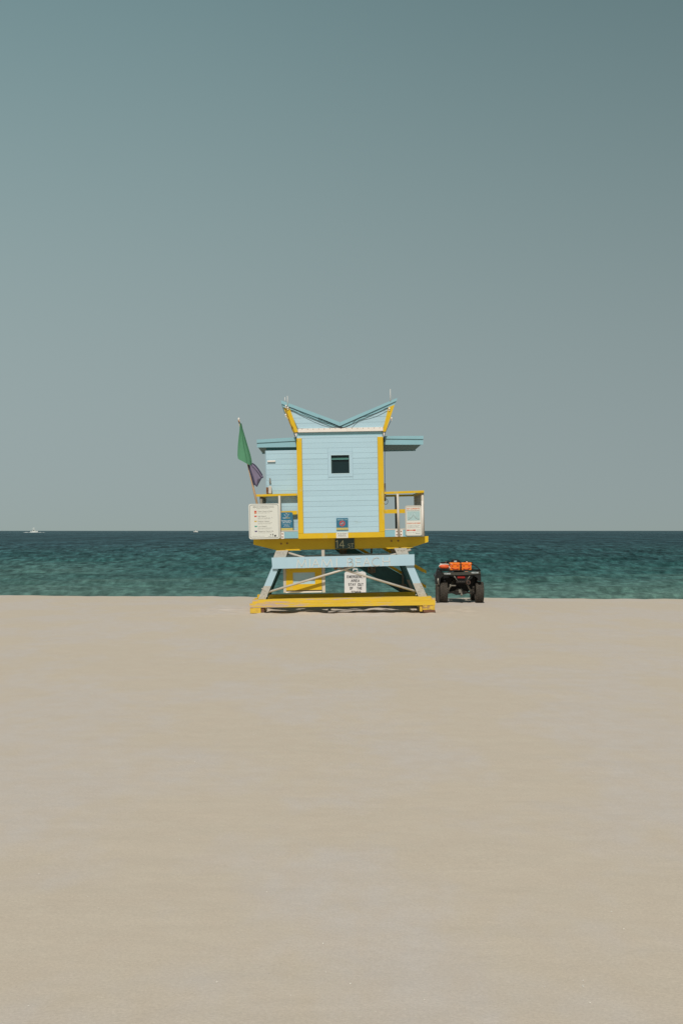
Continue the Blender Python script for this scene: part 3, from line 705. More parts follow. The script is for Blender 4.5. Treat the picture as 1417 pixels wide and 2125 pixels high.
cb = [(563.6, 1157.2), (859.4, 1150.3), (859.8, 1173.2), (565.4, 1180.4)]
board = MB().prism(PL(cb, -.03), -.045, -.013).build('name_board', BLUE_W, tower)
MB().prism(PL(cb), 2.255, 2.287).build('cross_board', BLUE_W, tower)
LT = [('M', 616, 636), ('I', 638, 648), ('A', 647.5, 662.5), ('M', 667, 689), ('I', 693.6, 703.6), ('B', 721, 732.5), ('E', 738.4, 748.4), ('A', 753.8, 768), ('C', 772, 787), ('H', 794, 808)]
for ch, x0, x1 in LT:
    ym = 1165.9 + (x0 - 626) * -.0232 + 3.4
    c0, c1, e0, e1 = RC(x0, ym - 8.6, x1, ym + 8.4, -.045)
    strokes(MB(), ch, c0, e0, c1 - c0, e1 - e0, .020, -.052, -.0455).build('letter', LETW, board)
def pipe(p, q, v, r=.025):
    a, b_ = L(*p, v), L(*q, v); return MB().tube([(a[0], v, a[1]), (b_[0], v, b_[1])], r, 12).build('brace_pipe', PIPE, tower)
pipe((547, 1231.5), (852, 1140.5), .035); pipe((597, 1147), (864, 1227.5), .088)
for x0, x1, yy in ((693, 700, 1181), (713, 721, 1180)):
    a, b_ = L(x0, yy, .06), L(x1, yy, .06)
    MB().box(a[0], b_[0], .02, .12, a[1] - .015, a[1] + .05).build('brace_collar', RUST, tower)
# sled base: two timbers deep, end blocks, runners back to the rear beam
def base(v, front):
    up = [(524.6, 1244.2), (893.8, 1237.4), (894.6, 1246.0), (524.4, 1251.4)]
    lo = [(518.8, 1251.2), (901.6, 1242.4), (902, 1255.0), (518.8, 1260.6)]
    MB().prism(PL(up), v - .10, v + .26).build('base_beam', YEL_W if front else YEL, tower)
    lo2 = [(518.8, 1251.6), (894.2, 1246.2), (895, 1241.2), (901.6, 1241.0), (902, 1255.0), (518.8, 1260.6)]
    P = PL(lo2); MB().prism(P, v - .125 if front else v - .09, v + .05).build('base_beam', YEL_W if front else YEL, tower)
base(0, True); base(2.35, False)
zg = -.03
for (x0, x1, y0, y1) in ((519, 541.5, 1261, 1273), (876.6, 902, 1255.4, 1266)):
    a0, a1, b0, b1 = RC(x0, y0, x1, y1, -.12)
    MB().cbox(a0, a1, -.12, .3, b0, b1, .006).build('end_block', YEL_B, tower)
a0, a1, b0, b1 = RC(542, 1260.8, 548.5, 1272, -.10); MB().cbox(a0, a1, -.10, .26, b0, b1, .008).build('end_block', BROWN, tower)
a0, a1, b0, b1 = RC(870.8, 1256, 876, 1269, -.10); MB().cbox(a0, a1, -.10, .26, b0, b1, .006).build('end_block', YEL_B, tower)
a0, a1, b0, b1 = RC(878, 1266.2, 903, 1271.8, -.12); MB().cbox(a0, a1, -.14, .3, b0, b1, .012).build('end_block', BROWN, tower)
for s_ in (L(540, 1250)[0], L(880, 1250)[0]):
    MB().box(s_ - .09, s_ + .09, .262, 2.6, .05, .20).build('runner', YEL, tower)

# ramp at the back, falling to the right ---------------------
rv = 2.75
MB().prism(PL([(660, 1113), (690, 1113), (770, 1158), (835, 1194), (893, 1241), (872, 1250), (827, 1227), (738, 1175)], rv), rv, rv + .05).build('ramp_stringer', DKTEAL, tower)
MB().prism(PL([(660, 1113), (690, 1113), (770, 1158), (835, 1194), (893, 1241), (872, 1250), (827, 1227), (738, 1175)], rv), rv + 1.0, rv + 1.05).build('ramp_stringer', DKTEAL, tower)
a, b_ = L(690, 1116, rv), L(885, 1240, rv)
for i in range(18):
    t_ = i / 18; x0 = a[0] + (b_[0] - a[0]) * t_; z0 = a[1] + (b_[1] - a[1]) * t_; ex = (b_[0] - a[0]) / 18
    MB().add([(x0, rv + .052, z0 - .06), (x0 + ex * .94, rv + .052, z0 - .06 + (b_[1] - a[1]) / 18), (x0 + ex * .94, rv + .998, z0 - .06 + (b_[1] - a[1]) / 18), (x0, rv + .998, z0 - .06),
              (x0, rv + .052, z0 - .10), (x0 + ex * .94, rv + .052, z0 - .10 + (b_[1] - a[1]) / 18), (x0 + ex * .94, rv + .998, z0 - .10 + (b_[1] - a[1]) / 18), (x0, rv + .998, z0 - .10)],
             [(0, 1, 2, 3), (7, 6, 5, 4), (4, 5, 1, 0), (5, 6, 2, 1), (6, 7, 3, 2), (7, 4, 0, 3)]).build('ramp_plank', GREYW, tower)
for p, q_, vv in (((716, 1118), (883.5, 1214.6), rv - .04), ((740, 1101), (884, 1184), rv - .04), ((740, 1101), (884, 1184), rv + 1.06), ((716, 1118), (883.5, 1214.6), rv + 1.06)):
    A_, B_ = L(*p, rv), L(*q_, rv); h = .075
    MB().prism([(A_[0], A_[1]), (B_[0], B_[1]), (B_[0], B_[1] - h), (A_[0], A_[1] - h)], vv, vv + .038).build('ramp_rail', YEL, tower)
for x_ in (711.5, 771, 835.6):
    yb = {711.5: 1150, 771: 1190, 835.6: 1226}[x_]; yt = {711.5: 1090, 771: 1122, 835.6: 1158}[x_]
    a0, a1, b0, b1 = RC(x_ - 2, yt, x_ + 2, yb, rv - .08)
    pst = MB().box(a0, a1, rv - .08, rv - .042, b0, b1).build('ramp_post', GREYW, tower)
    for dx in (-5, 5):
        a0, a1, b0, b1 = RC(x_ + dx - 3, yb - 14, x_ + dx + 3, yb - 1, rv - .02)
        pl = MB().box(a0, a1, rv - .02, rv - .004, b0, b1).build('bracket_plate', GREYW, tower)
        bolts(pl, [((a0 + a1) / 2, rv - .022, b0 + .04), ((a0 + a1) / 2, rv - .022, b1 - .04)])

# framed locker panel hung under the deck -------------------
qv = .19
a0, a1, b0, b1 = RC(593.6, 1176, 667.6, 1224.6, qv); i0, i1, j0, j1 = RC(608, 1188, 653.6, 1212, qv)
lk = MB(); lk.box(a0, i0, qv, qv + .05, b0, b1).box(i1, a1, qv, qv + .05, b0, b1).box(i0, i1, qv, qv + .05, b0, j0).box(i0, i1, qv, qv + .05, j1, b1)
lko = lk.build('locker_frame', YEL, tower)
MB().box(i0, i1, qv + .02, qv + .045, j0, j1).build('panel', BLUE, lko)
for x0, x1, y0, y1 in ((587.6, 593.2, 1141, 1230), (667.9, 674.2, 1140, 1229.6)):
    c0, c1, e0, e1 = RC(x0, y0, x1, y1, qv); MB().box(c0, c1, qv + .005, qv + .07, e0, e1).build('hanger_post', BEIGE, tower)
c0, c1, e0, e1 = RC(593.4, 1227.2, 667.7, 1229.9, qv); MB().box(c0, c1, qv - .0, qv + .06, e0, e1).build('hanger_sill', WHITE, tower)
MB().box(c0, c1, qv + .03, qv + .05, e1 + .002, b0 - .002).build('hanger_back', GREYW, tower)

# ------------------------------------------------------------------ signs (each a thing of its own, fixed to the tower)
def sign_root(name, label, cat='sign'):
    o = empty(name); o.matrix_world = MT; return tag(o, label, cat)
def text_in(root, txt, x0, y0, x1, y1, v, m, name='lettering', off=0.0):
    c0, c1, e0, e1 = RC(x0, y0, x1, y1, v)
    return text_mesh(txt, c0, e0, e1 - e0, v, wd=c1 - c0, off=off).build(name, m, root)
def illegible(root, x0, y0, x1, y1, v, m, seed, name='small_print'):
    """lines too small to read in the photograph: broken dashes of print"""
    r_ = random.Random(seed); c0, c1, e0, e1 = RC(x0, y0, x1, y1, v); mb = MB(); x = c0; h = (e1 - e0)
    while x < c1 - .005:
        wv_ = min(r_.uniform(.018, .05), c1 - x); k_ = x
        while k_ < x + wv_ - .003:
            ww = r_.uniform(.004, .008); mb.box(k_, min(k_ + ww, c1), v - .0004, v, e0 + h * r_.choice((0, 0, .15)), e1 - h * r_.choice((0, .3, .3))); k_ += ww + .0035
        x += wv_ + .010
    return mb.build(name, m, root)

# big white flag-warning sign
s1 = sign_root('flag_warning_sign', 'large white rounded sign listing beach warning flags on the left railing')
sv = -.03
a0, a1, b0, b1 = RC(516.6, 1045.2, 580.6, 1118.6, sv)
MB().prism(round_rect(a0, a1, b0, b1, .045), sv, sv + .02).build('sheet', SIGNW, s1)
o_ = round_rect(a0 + .022, a1 - .022, b0 + .022, b1 - .022, .04); i_ = round_rect(a0 + .03, a1 - .03, b0 + .03, b1 - .03, .034)
rg = MB(); n_ = len(o_)
rg.add([(x_, sv - .0015, z_) for x_, z_ in o_] + [(x_, sv - .0015, z_) for x_, z_ in i_], [(i, (i + 1) % n_, n_ + (i + 1) % n_, n_ + i) for i in range(n_)])
rg.build('border', SIGNE, s1)
tv = sv - .0018
text_in(s1, 'BEACH WARNING FLAGS', 525.5, 1050, 568.5, 1053.6, tv, INK)
illegible(s1, 533, 1054.8, 560, 1055.8, tv, INK, 1)
rows = [('Water Closed to Public', 1059.6, 565.5, RED, 527.8), ('High Hazard', 1069.8, 552, RED, 528), ('Medium Hazard', 1080.2, 559, PYEL, 528.2), ('Low Hazard', 1090.8, 553.5, PGRN, 528.8), ('Dangerous Marine Life', 1101, 567.5, PPUR, 529)]
for i, (tx, y_, xe, fm, fx) in enumerate(rows):
    text_in(s1, tx, 534.8 + i * .3, y_, xe, y_ + 2.7, tv, INK)
    illegible(s1, 535.5, y_ + 4.4, xe - 4 if i in (0, 4) else 565.5, y_ + 5.2, tv, INK, 10 + i)
    if i in (1, 2, 3): illegible(s1, 535.5, y_ + 6.4, 562, y_ + 7.2, tv, INK, 20 + i)
    c0, c1, e0, e1 = RC(fx, y_ + .1, fx + 4.8, y_ + 3.2, tv)
    fl_ = MB().add([(c0, tv, e0 + .004), (c0 + (c1 - c0) * .5, tv, e0), (c1, tv, e0 + .006), (c1, tv, e1), (c0 + (c1 - c0) * .5, tv, e1 - .005), (c0, tv, e1)], [(0, 1, 2, 3, 4, 5)])
    fl_.build('flag_symbol', fm, s1)
c0, c1, e0, e1 = RC(527.9, 1063, 532.8, 1066.2, tv); MB().add([(c0, tv, e0), (c1, tv, e0 + .005), (c1, tv, e1), (c0, tv, e1)], [(0, 1, 2, 3)]).build('flag_symbol', ORG, s1)
illegible(s1, 524, 1112.4, 550, 1113.2, tv, INK, 31)
for (x_, y_, r_) in ((561.8, 1109.6, .011), (566.4, 1108.8, .013), (566.5, 1112.2, .010), (571.3, 1111.8, .023)):
    c = L(x_, y_, tv); MB().add([(c[0] + r_ * math.cos(t_), tv, c[1] + r_ * math.sin(t_)) for t_ in [i * math.pi / 6 for i in range(12)]], [tuple(range(12))]).build('logo', INKD, s1)
text_in(s1, 'OCEAN', 556.8, 1112.4, 563.6, 1113.8, tv, INK)

# blue rules sign
s2 = sign_root('beach_rules_sign', 'small blue sign with a mustard strip below, between the white sign and the yellow post')
sv2 = -.012
a0, a1, b0, b1 = RC(583.2, 1063.2, 607.8, 1095.6, sv2); r_ = .03
MB().prism([(a0, b0), (a1, b0), (a1, b1 - r_), (a1 - r_ * .4, b1 - r_ * .3), (a1 - r_, b1), (a0 + .008, b1), (a0, b1 - .01)], sv2, sv2 + .012).build('sheet', SIGNB, s2)
c0, c1, e0, e1 = RC(583.4, 1095.7, 607.9, 1100.6, sv2); MB().box(c0, c1, sv2, sv2 + .012, e0, e1).build('mustard_strip', SIGNY, s2)
tv = sv2 - .0018
cc = L(595.6, 1069, tv)
MB().tube([(cc[0] + a_, tv, cc[1] + b_) for a_, b_ in ((-.06, .02), (-.035, -.02), (0, -.045), (.02, -.02), (.045, .03))], .004, 4).tube([(cc[0] + a_, tv, cc[1] + b_) for a_, b_ in ((-.03, .045), (0, .03), (.025, .0), (.0, -.01), (-.015, .02))], .004, 4).build('logo', PRW, s2)
text_in(s2, 'MIAMI', 587.2, 1074, 593.6, 1075.8, tv, PRW, off=.03); text_in(s2, 'BEACH', 594, 1073.9, 601.8, 1075.7, tv, SIGNY, off=.03)
for i, (x0, x1, y_) in enumerate(((584.6, 605.8, 1079.4), (585.2, 606, 1081.6), (586.6, 604, 1083.6))): illegible(s2, x0, y_, x1, y_ + 1.5, tv, PRW, 40 + i)
for i, (x0, x1, y_) in enumerate(((586.4, 603.6, 1087), (591, 599.5, 1088.8), (589, 601, 1090.5), (588.5, 602, 1092))): illegible(s2, x0, y_, x1, y_ + .8, tv, PRW, 50 + i)

# no smoking sign and little notice under the window
s3 = sign_root('no_smoking_sign', 'small square blue no smoking sign under the cabin window')
sv3 = -.03
a0, a1, b0, b1 = RC(698, 1075.2, 722, 1095, sv3); MB().box(a0, a1, sv3, sv3 + .014, b0, b1).build('sheet', SIGNB, s3)
c0, c1, e0, e1 = RC(698, 1095.1, 722.4, 1099.4, sv3); MB().box(c0, c1, sv3, sv3 + .014, e0, e1).build('mustard_strip', SIGNY, s3)
tv = sv3 - .002
illegible(s3, 700, 1077, 720, 1079.6, tv, PAQ, 60, 'lettering')
cc = L(710, 1086.3, tv); n_ = 20
rg = MB(); rg.add([(cc[0] + r_ * math.cos(2 * math.pi * i / n_), tv, cc[1] + r_ * math.sin(2 * math.pi * i / n_)) for r_ in (.062, .045) for i in range(n_)], [(i, (i + 1) % n_, n_ + (i + 1) % n_, n_ + i) for i in range(n_)])
rg.prism([(cc[0] - .04, cc[1] + .03), (cc[0] - .03, cc[1] + .04), (cc[0] + .04, cc[1] - .03), (cc[0] + .03, cc[1] - .04)], tv - .0008, tv - .0002); rg.build('red_ring', RED, s3)
MB().box(cc[0] - .034, cc[0] + .008, tv - .0004, tv, cc[1] - .014, cc[1] - .002).tube([(cc[0] + .02, tv, cc[1] - .01), (cc[0] + .018, tv, cc[1] + .01), (cc[0] + .004, tv, cc[1] + .028)], .005, 4).build('cigarette', PRW, s3)
s4 = sign_root('paper_notice', 'tiny white printed notice on the yellow sill band above the street number', 'notice')
a0, a1, b0, b1 = RC(697.8, 1104.6, 722.2, 1116.4, -.03); MB().box(a0, a1, -.040, -.0305, b0, b1).build('sheet', SIGNW, s4)
for i, (x0, x1, y_, h_) in enumerate(((700, 719.5, 1106.6, 1.8), (702, 717.5, 1109.6, 1.8), (701, 719, 1112.6, .9))): illegible(s4, x0, y_, x1, y_ + h_, -.0415, INKD, 70 + i)

# rip current sign
s5 = sign_root('rip_current_sign', 'tall narrow rip currents sign with a picture of the sea on the right railing')
sv5 = -.03
a0, a1, b0, b1 = RC(840.6, 1048.8, 875.2, 1111.8, sv5)
MB().prism(round_rect(a0, a1, b0, b1, .045), sv5, sv5 + .015).build('sheet', mat('sand_coloured_sign_sheet', (.50, .47, .41), .5, var=.05), s5)
c0, c1, e0, e1 = RC(843.4, 1052.8, 873.2, 1110.2, sv5); MB().prism(round_rect(c0, c1, e0, e1, .02), sv5 - .0015, sv5).build('face', SIGNW, s5)
tv = sv5 - .0035
text_in(s5, 'RIP CURRENTS', 844, 1054.2, 870.6, 1057, tv, ORG, off=.035)
text_in(s5, 'Break the Grip of the Rip', 844.2, 1058.6, 870, 1060, tv, INKD, off=.01)
c0, c1, e0, e1 = RC(844.3, 1061, 871, 1080, tv); MB().box(c0, c1, tv, tv + .0015, e0, e1).build('sea_picture', PAQ, s5)
mx_ = (c0 + c1) / 2; cm = tv - .001
sc5 = MB(); sc5.tube([(c0 + .02, cm, e0 + .015), (c0 + .07, cm, e0 + .04), (mx_ - .035, cm, e0 + .07), (mx_ - .01, cm, e0 + .12)], .003, 4).tube([(c1 - .02, cm, e0 + .015), (c1 - .07, cm, e0 + .035), (mx_ + .04, cm, e0 + .06), (mx_ + .01, cm, e0 + .11)], .003, 4); sc5.build('current_lines', INK, s5)
MB().tube([(c0 + .01, cm, e0 + .06), (mx_ - .05, cm, e0 + .08), (mx_ - .012, cm, e0 + .17)], .0035, 4).tube([(c1 - .01, cm, e0 + .04), (mx_ + .05, cm, e0 + .075), (mx_ + .012, cm, e0 + .16)], .0035, 4).build('foam_lines', PRW, s5)
text_in(s5, 'IF CAUGHT IN A RIP CURRENT', 843.8, 1084.6, 872.4, 1087.2, tv, ORG, off=.03)
for i, (x0, x1, y_) in enumerate(((846, 870, 1090), (846, 869, 1092.2), (846, 871.5, 1094.6), (864, 872, 1099.2), (864, 872, 1101.6), (846, 862, 1105))): illegible(s5, x0, y_, x1, y_ + .9, tv, INK, 80 + i)
c0, c1, e0, e1 = RC(844, 1099, 862, 1101.6, tv); MB().box(c0, c0 + .045, tv, tv + .001, e0, e1).box(c1 - .055, c1, tv, tv + .001, e0, e1).build('red_bar', RED, s5); MB().box(c0 + .046, c1 - .056, tv, tv + .001, e0 + .004, e1 - .004).build('orange_bar', ORG, s5)
for x_ in (863.6, 866.4, 870.2):
    c = L(x_, 1106.6, tv); MB().add([(c[0] + .011 * math.cos(t_), tv, c[1] + .011 * math.sin(t_)) for t_ in [i * math.pi / 4 for i in range(8)]], [tuple(range(8))]).build('logo', INK, s5)

# folding white emergency notice standing on the sand behind the tower
ED = 37.9; sE = ED / F_PX
def W(px, py, d): return ((px - CX) * d / F_PX, CAM_H - (py - HY) * d / F_PX)
s6 = empty('emergency_area_sign', (W(737, 1200, ED)[0], ED, 0)); tag(s6, 'white plastic emergency area stay out board with a handle, standing behind the tower', 'sign')
EW = mat('bright_white_plastic', (.80, .76, .73), .4, var=.03)
hw = 22.3 * sE; zt_ = W(737, 1185.8, ED)[1]
MB().prism([(-hw, .02), (hw, .02), (hw, zt_ - .055), (hw - .03, zt_ - .02), (hw * .62, zt_ + .005), (hw * .5, zt_ - .01), (-hw * .7, zt_ - .005), (-hw + .02, zt_ - .02), (-hw, zt_ - .05)], 0, .04).build('board', EW, s6)
MB().prism([(-hw, .0), (hw, .0), (hw, zt_ - .1), (-hw, zt_ - .1)], .12, .15).build('back_board', EW, s6)
hz = MB(); hz.tube([(-.055, .02, zt_ - .01), (-.05, .02, zt_ + .06), (.05, .02, zt_ + .06), (.06, .02, zt_ - .01)], .017, 8); hz.cbox(-hw * .8, -hw * .62, .0, .05, zt_ + .0, zt_ + .045, .008); hz.build('handle', EW, s6)
lt = MB(); ex = W(737, 1200, ED)[0]
def nat(line, x0, x1, y0, y1):
    xa, _ = W(x0, y0, ED); xb, _ = W(x1, y0, ED); za = W(0, y1, ED)[1]; zb_ = W(0, y0, ED)[1]; n = len(line); st = (xb - xa) / (n - .3)
    for i, ch in enumerate(line):
        if ch != ' ': strokes(lt, ch, xa - ex + i * st, za, st * .66, zb_ - za, .0115, -.004, -.0005)
nat('EMERGENCY', 720.2, 756, 1194.4, 1199.2); nat('AREA', 728.6, 745.6, 1202.8, 1207.4); nat('STAY OUT', 723, 753.6, 1210.6, 1215.2); nat('OF  THE', 726, 750.6, 1218.3, 1222.9); nat('TOWER', 728.6, 748.4, 1226.6, 1231.2)
lt.build('lettering', mat('black_stencil_paint', (.03, .03, .035), .6, var=.1), s6)

# ------------------------------------------------------------------ flagpole and the two flags
fp = empty('flagpole'); fp.matrix_world = MT; tag(fp, 'bare wooden flagpole leaning outwards from the left railing', 'flagpole')
pa, pb = L(495.9, 872, -.02), L(541, 1078, .0)
MB().tube([(pb[0], .0, pb[1]), ((pa[0] + pb[0]) / 2 - .012, -.01, (pa[1] + pb[1]) / 2), (pa[0], -.02, pa[1])], [.026, .022, .015], 10).build('pole', POLE, fp)
MB().ball((pa[0] - .002, -.02, pa[1] + .025), .022, 8, 6, (1, 1, 1.5)).build('finial', WHITE, fp)
MB().tube([(pa[0] - .012, -.04, pa[1] - .01), (pa[0] + .018, -.04, pa[1] - .06)], .014, 6).build('cord', RUST, fp)
def flag(name, label, left, right, m, folds, v0, group):
    """cloth between two measured edges, hanging in soft folds"""
    o = empty(name); o.matrix_world = MT; tag(o, label, 'flag', group)
    nu, nv = 60, 50; vs = []; fs = []
    def at(P, t_):
        k_ = t_ * (len(P) - 1); i = min(int(k_), len(P) - 2); f_ = k_ - i; return (P[i][0] + (P[i + 1][0] - P[i][0]) * f_, P[i][1] + (P[i + 1][1] - P[i][1]) * f_)
    for j in range(nv + 1):
        t_ = j / nv; a, b_ = at(left, t_), at(right, t_)
        for i in range(nu + 1):
            u = i / nu; px, py = a[0] + (b_[0] - a[0]) * u, a[1] + (b_[1] - a[1]) * u
            dv = v0 + folds(u, t_); q_ = L(px, py, v0); vs.append((q_[0], dv, q_[1]))
    for j in range(nv):
        for i in range(nu): fs.append((j * (nu + 1) + i, (j + 1) * (nu + 1) + i, (j + 1) * (nu + 1) + i + 1, j * (nu + 1) + i + 1))
    MB().add(vs, fs, True).build('cloth', m, o); return o
Z7 = lambda pts: [(470 + a / 8.335, 850 + b_ / 8.335) for a, b_ in pts]
gl = Z7([(232, 240), (232, 290), (228, 370), (214, 480), (202, 600), (196, 720), (194, 800), (204, 855)])
gr = Z7([(262, 240), (282, 330), (312, 430), (345, 540), (378, 650), (415, 770), (440, 880), (442, 984)])
# lower hem is the bow between the last left and right points
gl2 = gl; gr2 = gr
flag('green_flag', 'green flag hanging from the top of the leaning wooden pole', gl2, gr2, GREENF,
     lambda u, t_: -.05 - .07 * max(0, math.sin((u * 1.15 - .78) * 9)) * (0.4 + .6 * t_) * (u > .55) - .012 * math.sin(u * 9 + t_ * 4) + .10 * max(0, u - .74) * 2.2 - .045 * math.exp(-((u - .60 - .1 * t_) / .07) ** 2), -.03, None)
pl_ = Z7([(378, 942), (388, 1000), (402, 1060), (420, 1120), (440, 1180), (455, 1240), (480, 1300), (530, 1338)])
pr_ = Z7([(446, 922), (500, 965), (545, 1020), (580, 1075), (610, 1120), (640, 1165), (600, 1195), (533, 1336)])
pf = flag('purple_flag', 'small faded purple flag with dark hems hanging below the green flag', pl_, pr_, PURPF,
     lambda u, t_: -.02 - .05 * math.sin(u * 5 + .5) + .16 * max(0, .38 - u), -.03, None)
hm = MB()
def ribbon(P, w_, v):
    Q = [L(a, b_, v) for a, b_ in P]; vs = []; fs = []
    for i, (x_, z_) in enumerate(Q):
        a = Q[max(i - 1, 0)]; b_ = Q[min(i + 1, len(Q) - 1)]; d = math.hypot(b_[0] - a[0], b_[1] - a[1]); nx_, nz_ = -(b_[1] - a[1]) / d * w_ / 2, (b_[0] - a[0]) / d * w_ / 2
        vs += [(x_ + nx_, v, z_ + nz_), (x_ - nx_, v, z_ - nz_), (x_ - nx_, v + .004, z_ - nz_), (x_ + nx_, v + .004, z_ + nz_)]
    for i in range(len(Q) - 1):
        for q in range(4): fs.append((i * 4 + q, i * 4 + (q + 1) % 4, i * 4 + 4 + (q + 1) % 4, i * 4 + 4 + q))
    hm.add(vs, fs)
ribbon(Z7([(450, 930), (500, 968), (548, 1025), (585, 1080), (622, 1140)]), .028, -.10)
ribbon(Z7([(640, 1162), (600, 1190), (575, 1235), (545, 1290), (520, 1330)]), .022, -.10)
ribbon(Z7([(400, 948), (420, 1010), (440, 1080), (462, 1160), (480, 1230), (500, 1300)]), .09, -.06)
hm.build('hem', PURPH, pf)

# ------------------------------------------------------------------ quad bike parked behind, seen from the rear
AD = 35.45
def WX(px, d=AD): return (px - CX) * d / F_PX
def WZ(py, d=AD): return CAM_H - (py - HY) * d / F_PX
AX = WX(954.5)
atv = empty('quad_bike', (AX, AD, 0)); tag(atv, 'dusty black quad bike seen from behind with rescue gear on its rack', 'quad bike')
ax = lambda px, dy=0: WX(px, AD + dy) - AX
az = lambda py, dy=0: WZ(py, AD + dy)
def wheel(cx, cy, r, wd):
    mb = MB(); prof = [(-wd / 2 + .03, r * .55), (-wd / 2, r * .72), (-wd / 2 + .004, r * .88), (-wd / 2 + .03, r * .97), (0, r * .985), (wd / 2 - .03, r * .97), (wd / 2 - .004, r * .88), (wd / 2, r * .72), (wd / 2 - .03, r * .55)]
    mb.lathe_x(prof, 0, 0, 0, 40)
    for i in range(26):                                    # staggered chevron lugs
        for side in (-1, 1):
            t_ = 2 * math.pi * (i + (.5 if side > 0 else 0)) / 26
            for seg in range(2):
                x0 = side * (.008 + seg * wd * .22); x1 = side * (.008 + (seg + .9) * wd * .22); ta = t_ + seg * .09; tb = ta + .1; hh = .0 if seg == 0 else -.006
                vs = []
                for (xx, tt) in ((x0, ta), (x0, ta + .085), (x1, tb + .085), (x1, tb)):
                    for rr in (r * .96, r * 1.02 + hh): vs.append((xx, rr * math.cos(tt), rr * math.sin(tt)))
                mb.add(vs, [(1, 3, 5, 7), (0, 2, 3, 1), (2, 4, 5, 3), (4, 6, 7, 5), (6, 0, 1, 7)])
    w_ = empty('wheel', (cx, cy, r * .985)); w_.parent = atv
    mb.build('tyre', TYRE, w_)
    MB().lathe_x([(-wd / 2 + .05, .0), (-wd / 2 + .05, r * .3), (-wd / 2 + .03, r * .56), (wd / 2 - .03, r * .56), (wd / 2 - .05, r * .3), (wd / 2 - .05, 0)], 0, 0, 0, 20).build('rim', BLACKM, w_)
    return w_
wlx, wrx = ax(919.3, .3), ax(993.6, .3)
wheel(wlx, .27, .262, .21); wheel(wrx, .27, .262, .21)
wheel(wlx + .02, 1.45, .255, .19); wheel(wrx - .02, 1.45, .255, .19)
# bodywork: rear panel, fenders, seat, tank, front cowl
P = lambda pts, dy=0: [(ax(a, dy), az(b_, dy)) for a, b_ in pts]
MB().prism(P([(917, 1188.5), (996.4, 1185.8), (996.8, 1191), (985, 1192.2), (951, 1193.6), (922, 1193.2)]), .0, .04).build('rear_panel', OLIVE, atv)
MB().prism(P([(925, 1193), (985, 1192), (978, 1201), (968, 1207.5), (951, 1207.5), (942, 1199)]), .05, .30).build('tail_cowl', BLACK, atv)
tl = MB().cbox(ax(948.6), ax(964.4), .0, .06, az(1200.4), az(1196.4), .008).build('tail_light', TAIL, atv)
for sgn, pts in ((-1, [(908, 1184), (918, 1188), (922, 1193), (914, 1200), (912, 1213), (904.5, 1213), (903.3, 1196)]), (1, [(985, 1191), (996.6, 1186), (997.4, 1192), (998.4, 1206), (993, 1207), (990, 1199), (983, 1195)])):
    Q = P(pts)
    MB().loft([[(x_, .02, z_) for x_, z_ in Q], [(x_, .35, z_ + .03) for x_, z_ in Q], [(x_ * .97, .75, z_ - .02) for x_, z_ in Q]], smooth=False).build('rear_fender', BLACK, atv)
    cxn = sgn * .41
    MB().loft([[(cxn - .14, 1.15, .46), (cxn + .14, 1.15, .46), (cxn + .14, 1.15, .50), (cxn - .14, 1.15, .50)], [(cxn - .15, 1.35, .62), (cxn + .15, 1.35, .62), (cxn + .15, 1.35, .67), (cxn - .15, 1.35, .67)], [(cxn - .14, 1.75, .60), (cxn + .14, 1.75, .60), (cxn + .14, 1.75, .66), (cxn - .14, 1.75, .66)]], smooth=False).build('front_fender', BLACK, atv)
    MB().cbox(sgn * .50 - .05, sgn * .50 + .05, .62, 1.15, .28, .34, .01).build('footwell', BLACKM, atv)
MB().cbox(ax(903.6), ax(911), -.01, .10, az(1249), az(1212), .02).build('mud_flap', TYRE, atv)
MB().tube([(ax(908.4), -.03, az(1199.5)), (ax(908.2), -.035, az(1206)), (ax(909.6), -.03, az(1214))], [.02, .026, .018], 8).build('side_reflector', ALU, atv)
MB().tube([(ax(909), .0, az(1215)), (ax(909.4), .0, az(1249))], .008, 6).build('flap_edge', ALU, atv)
MB().prism(P([(926, 1200), (988, 1198), (982, 1222), (966, 1234), (948, 1236), (932, 1228)]), .32, .5).build('engine_housing', BLACKM, atv)
MB().box(ax(911, .6), ax(990, .6), .62, .64, .44, az(1189, .6)).build('wheel_arch', BLACK, atv)
MB().cbox(-.16, .16, .35, 1.0, .58, .80, .06).build('seat', BLACK, atv)
MB().loft([[(-.2, 1.0, .5), (.2, 1.0, .5), (.15, 1.0, .80), (-.15, 1.0, .80)], [(-.25, 1.4, .5), (.25, 1.4, .5), (.17, 1.4, .84), (-.17, 1.4, .84)], [(-.2, 1.85, .45), (.2, 1.85, .45), (.15, 1.85, .70), (-.15, 1.85, .70)]], smooth=False).build('front_cowl', BLACK, atv)
rk = MB()
for x_ in (-.42, -.25, -.08, .08, .25, .42): rk.tube([(x_, .0, az(1184.6)), (x_, .62, az(1184.2))], .011, 6)
for y_ in (.0, .2, .42, .62): rk.tube([(ax(913), y_, az(1184.6)), (ax(997), y_, az(1183.6))], .012, 6)
rk.tube([(ax(983), .05, az(1172.5)), (ax(990), .0, az(1177)), (ax(995.5), .0, az(1183))], .011, 6)
rk.tube([(ax(910), .2, az(1178)), (ax(906), .1, az(1187)), (ax(905), .1, az(1195))], .012, 6)
rk.build('rear_rack', BLACKM, atv)
fr_ = MB()
for x_ in (-.4, -.2, 0, .2, .4): fr_.tube([(x_, 1.3, .80), (x_, 1.9, .78)], .011, 6)
for y_ in (1.3, 1.6, 1.9): fr_.tube([(-.45, y_, .80), (.45, y_, .80)], .012, 6)
fr_.build('front_rack', BLACKM, atv)
hb_ = MB().tube([(-.40, .98, .93), (-.22, 1.05, .98), (-.08, 1.12, .93), (.08, 1.12, .93), (.22, 1.05, .98), (.40, .98, .93)], .014, 8)
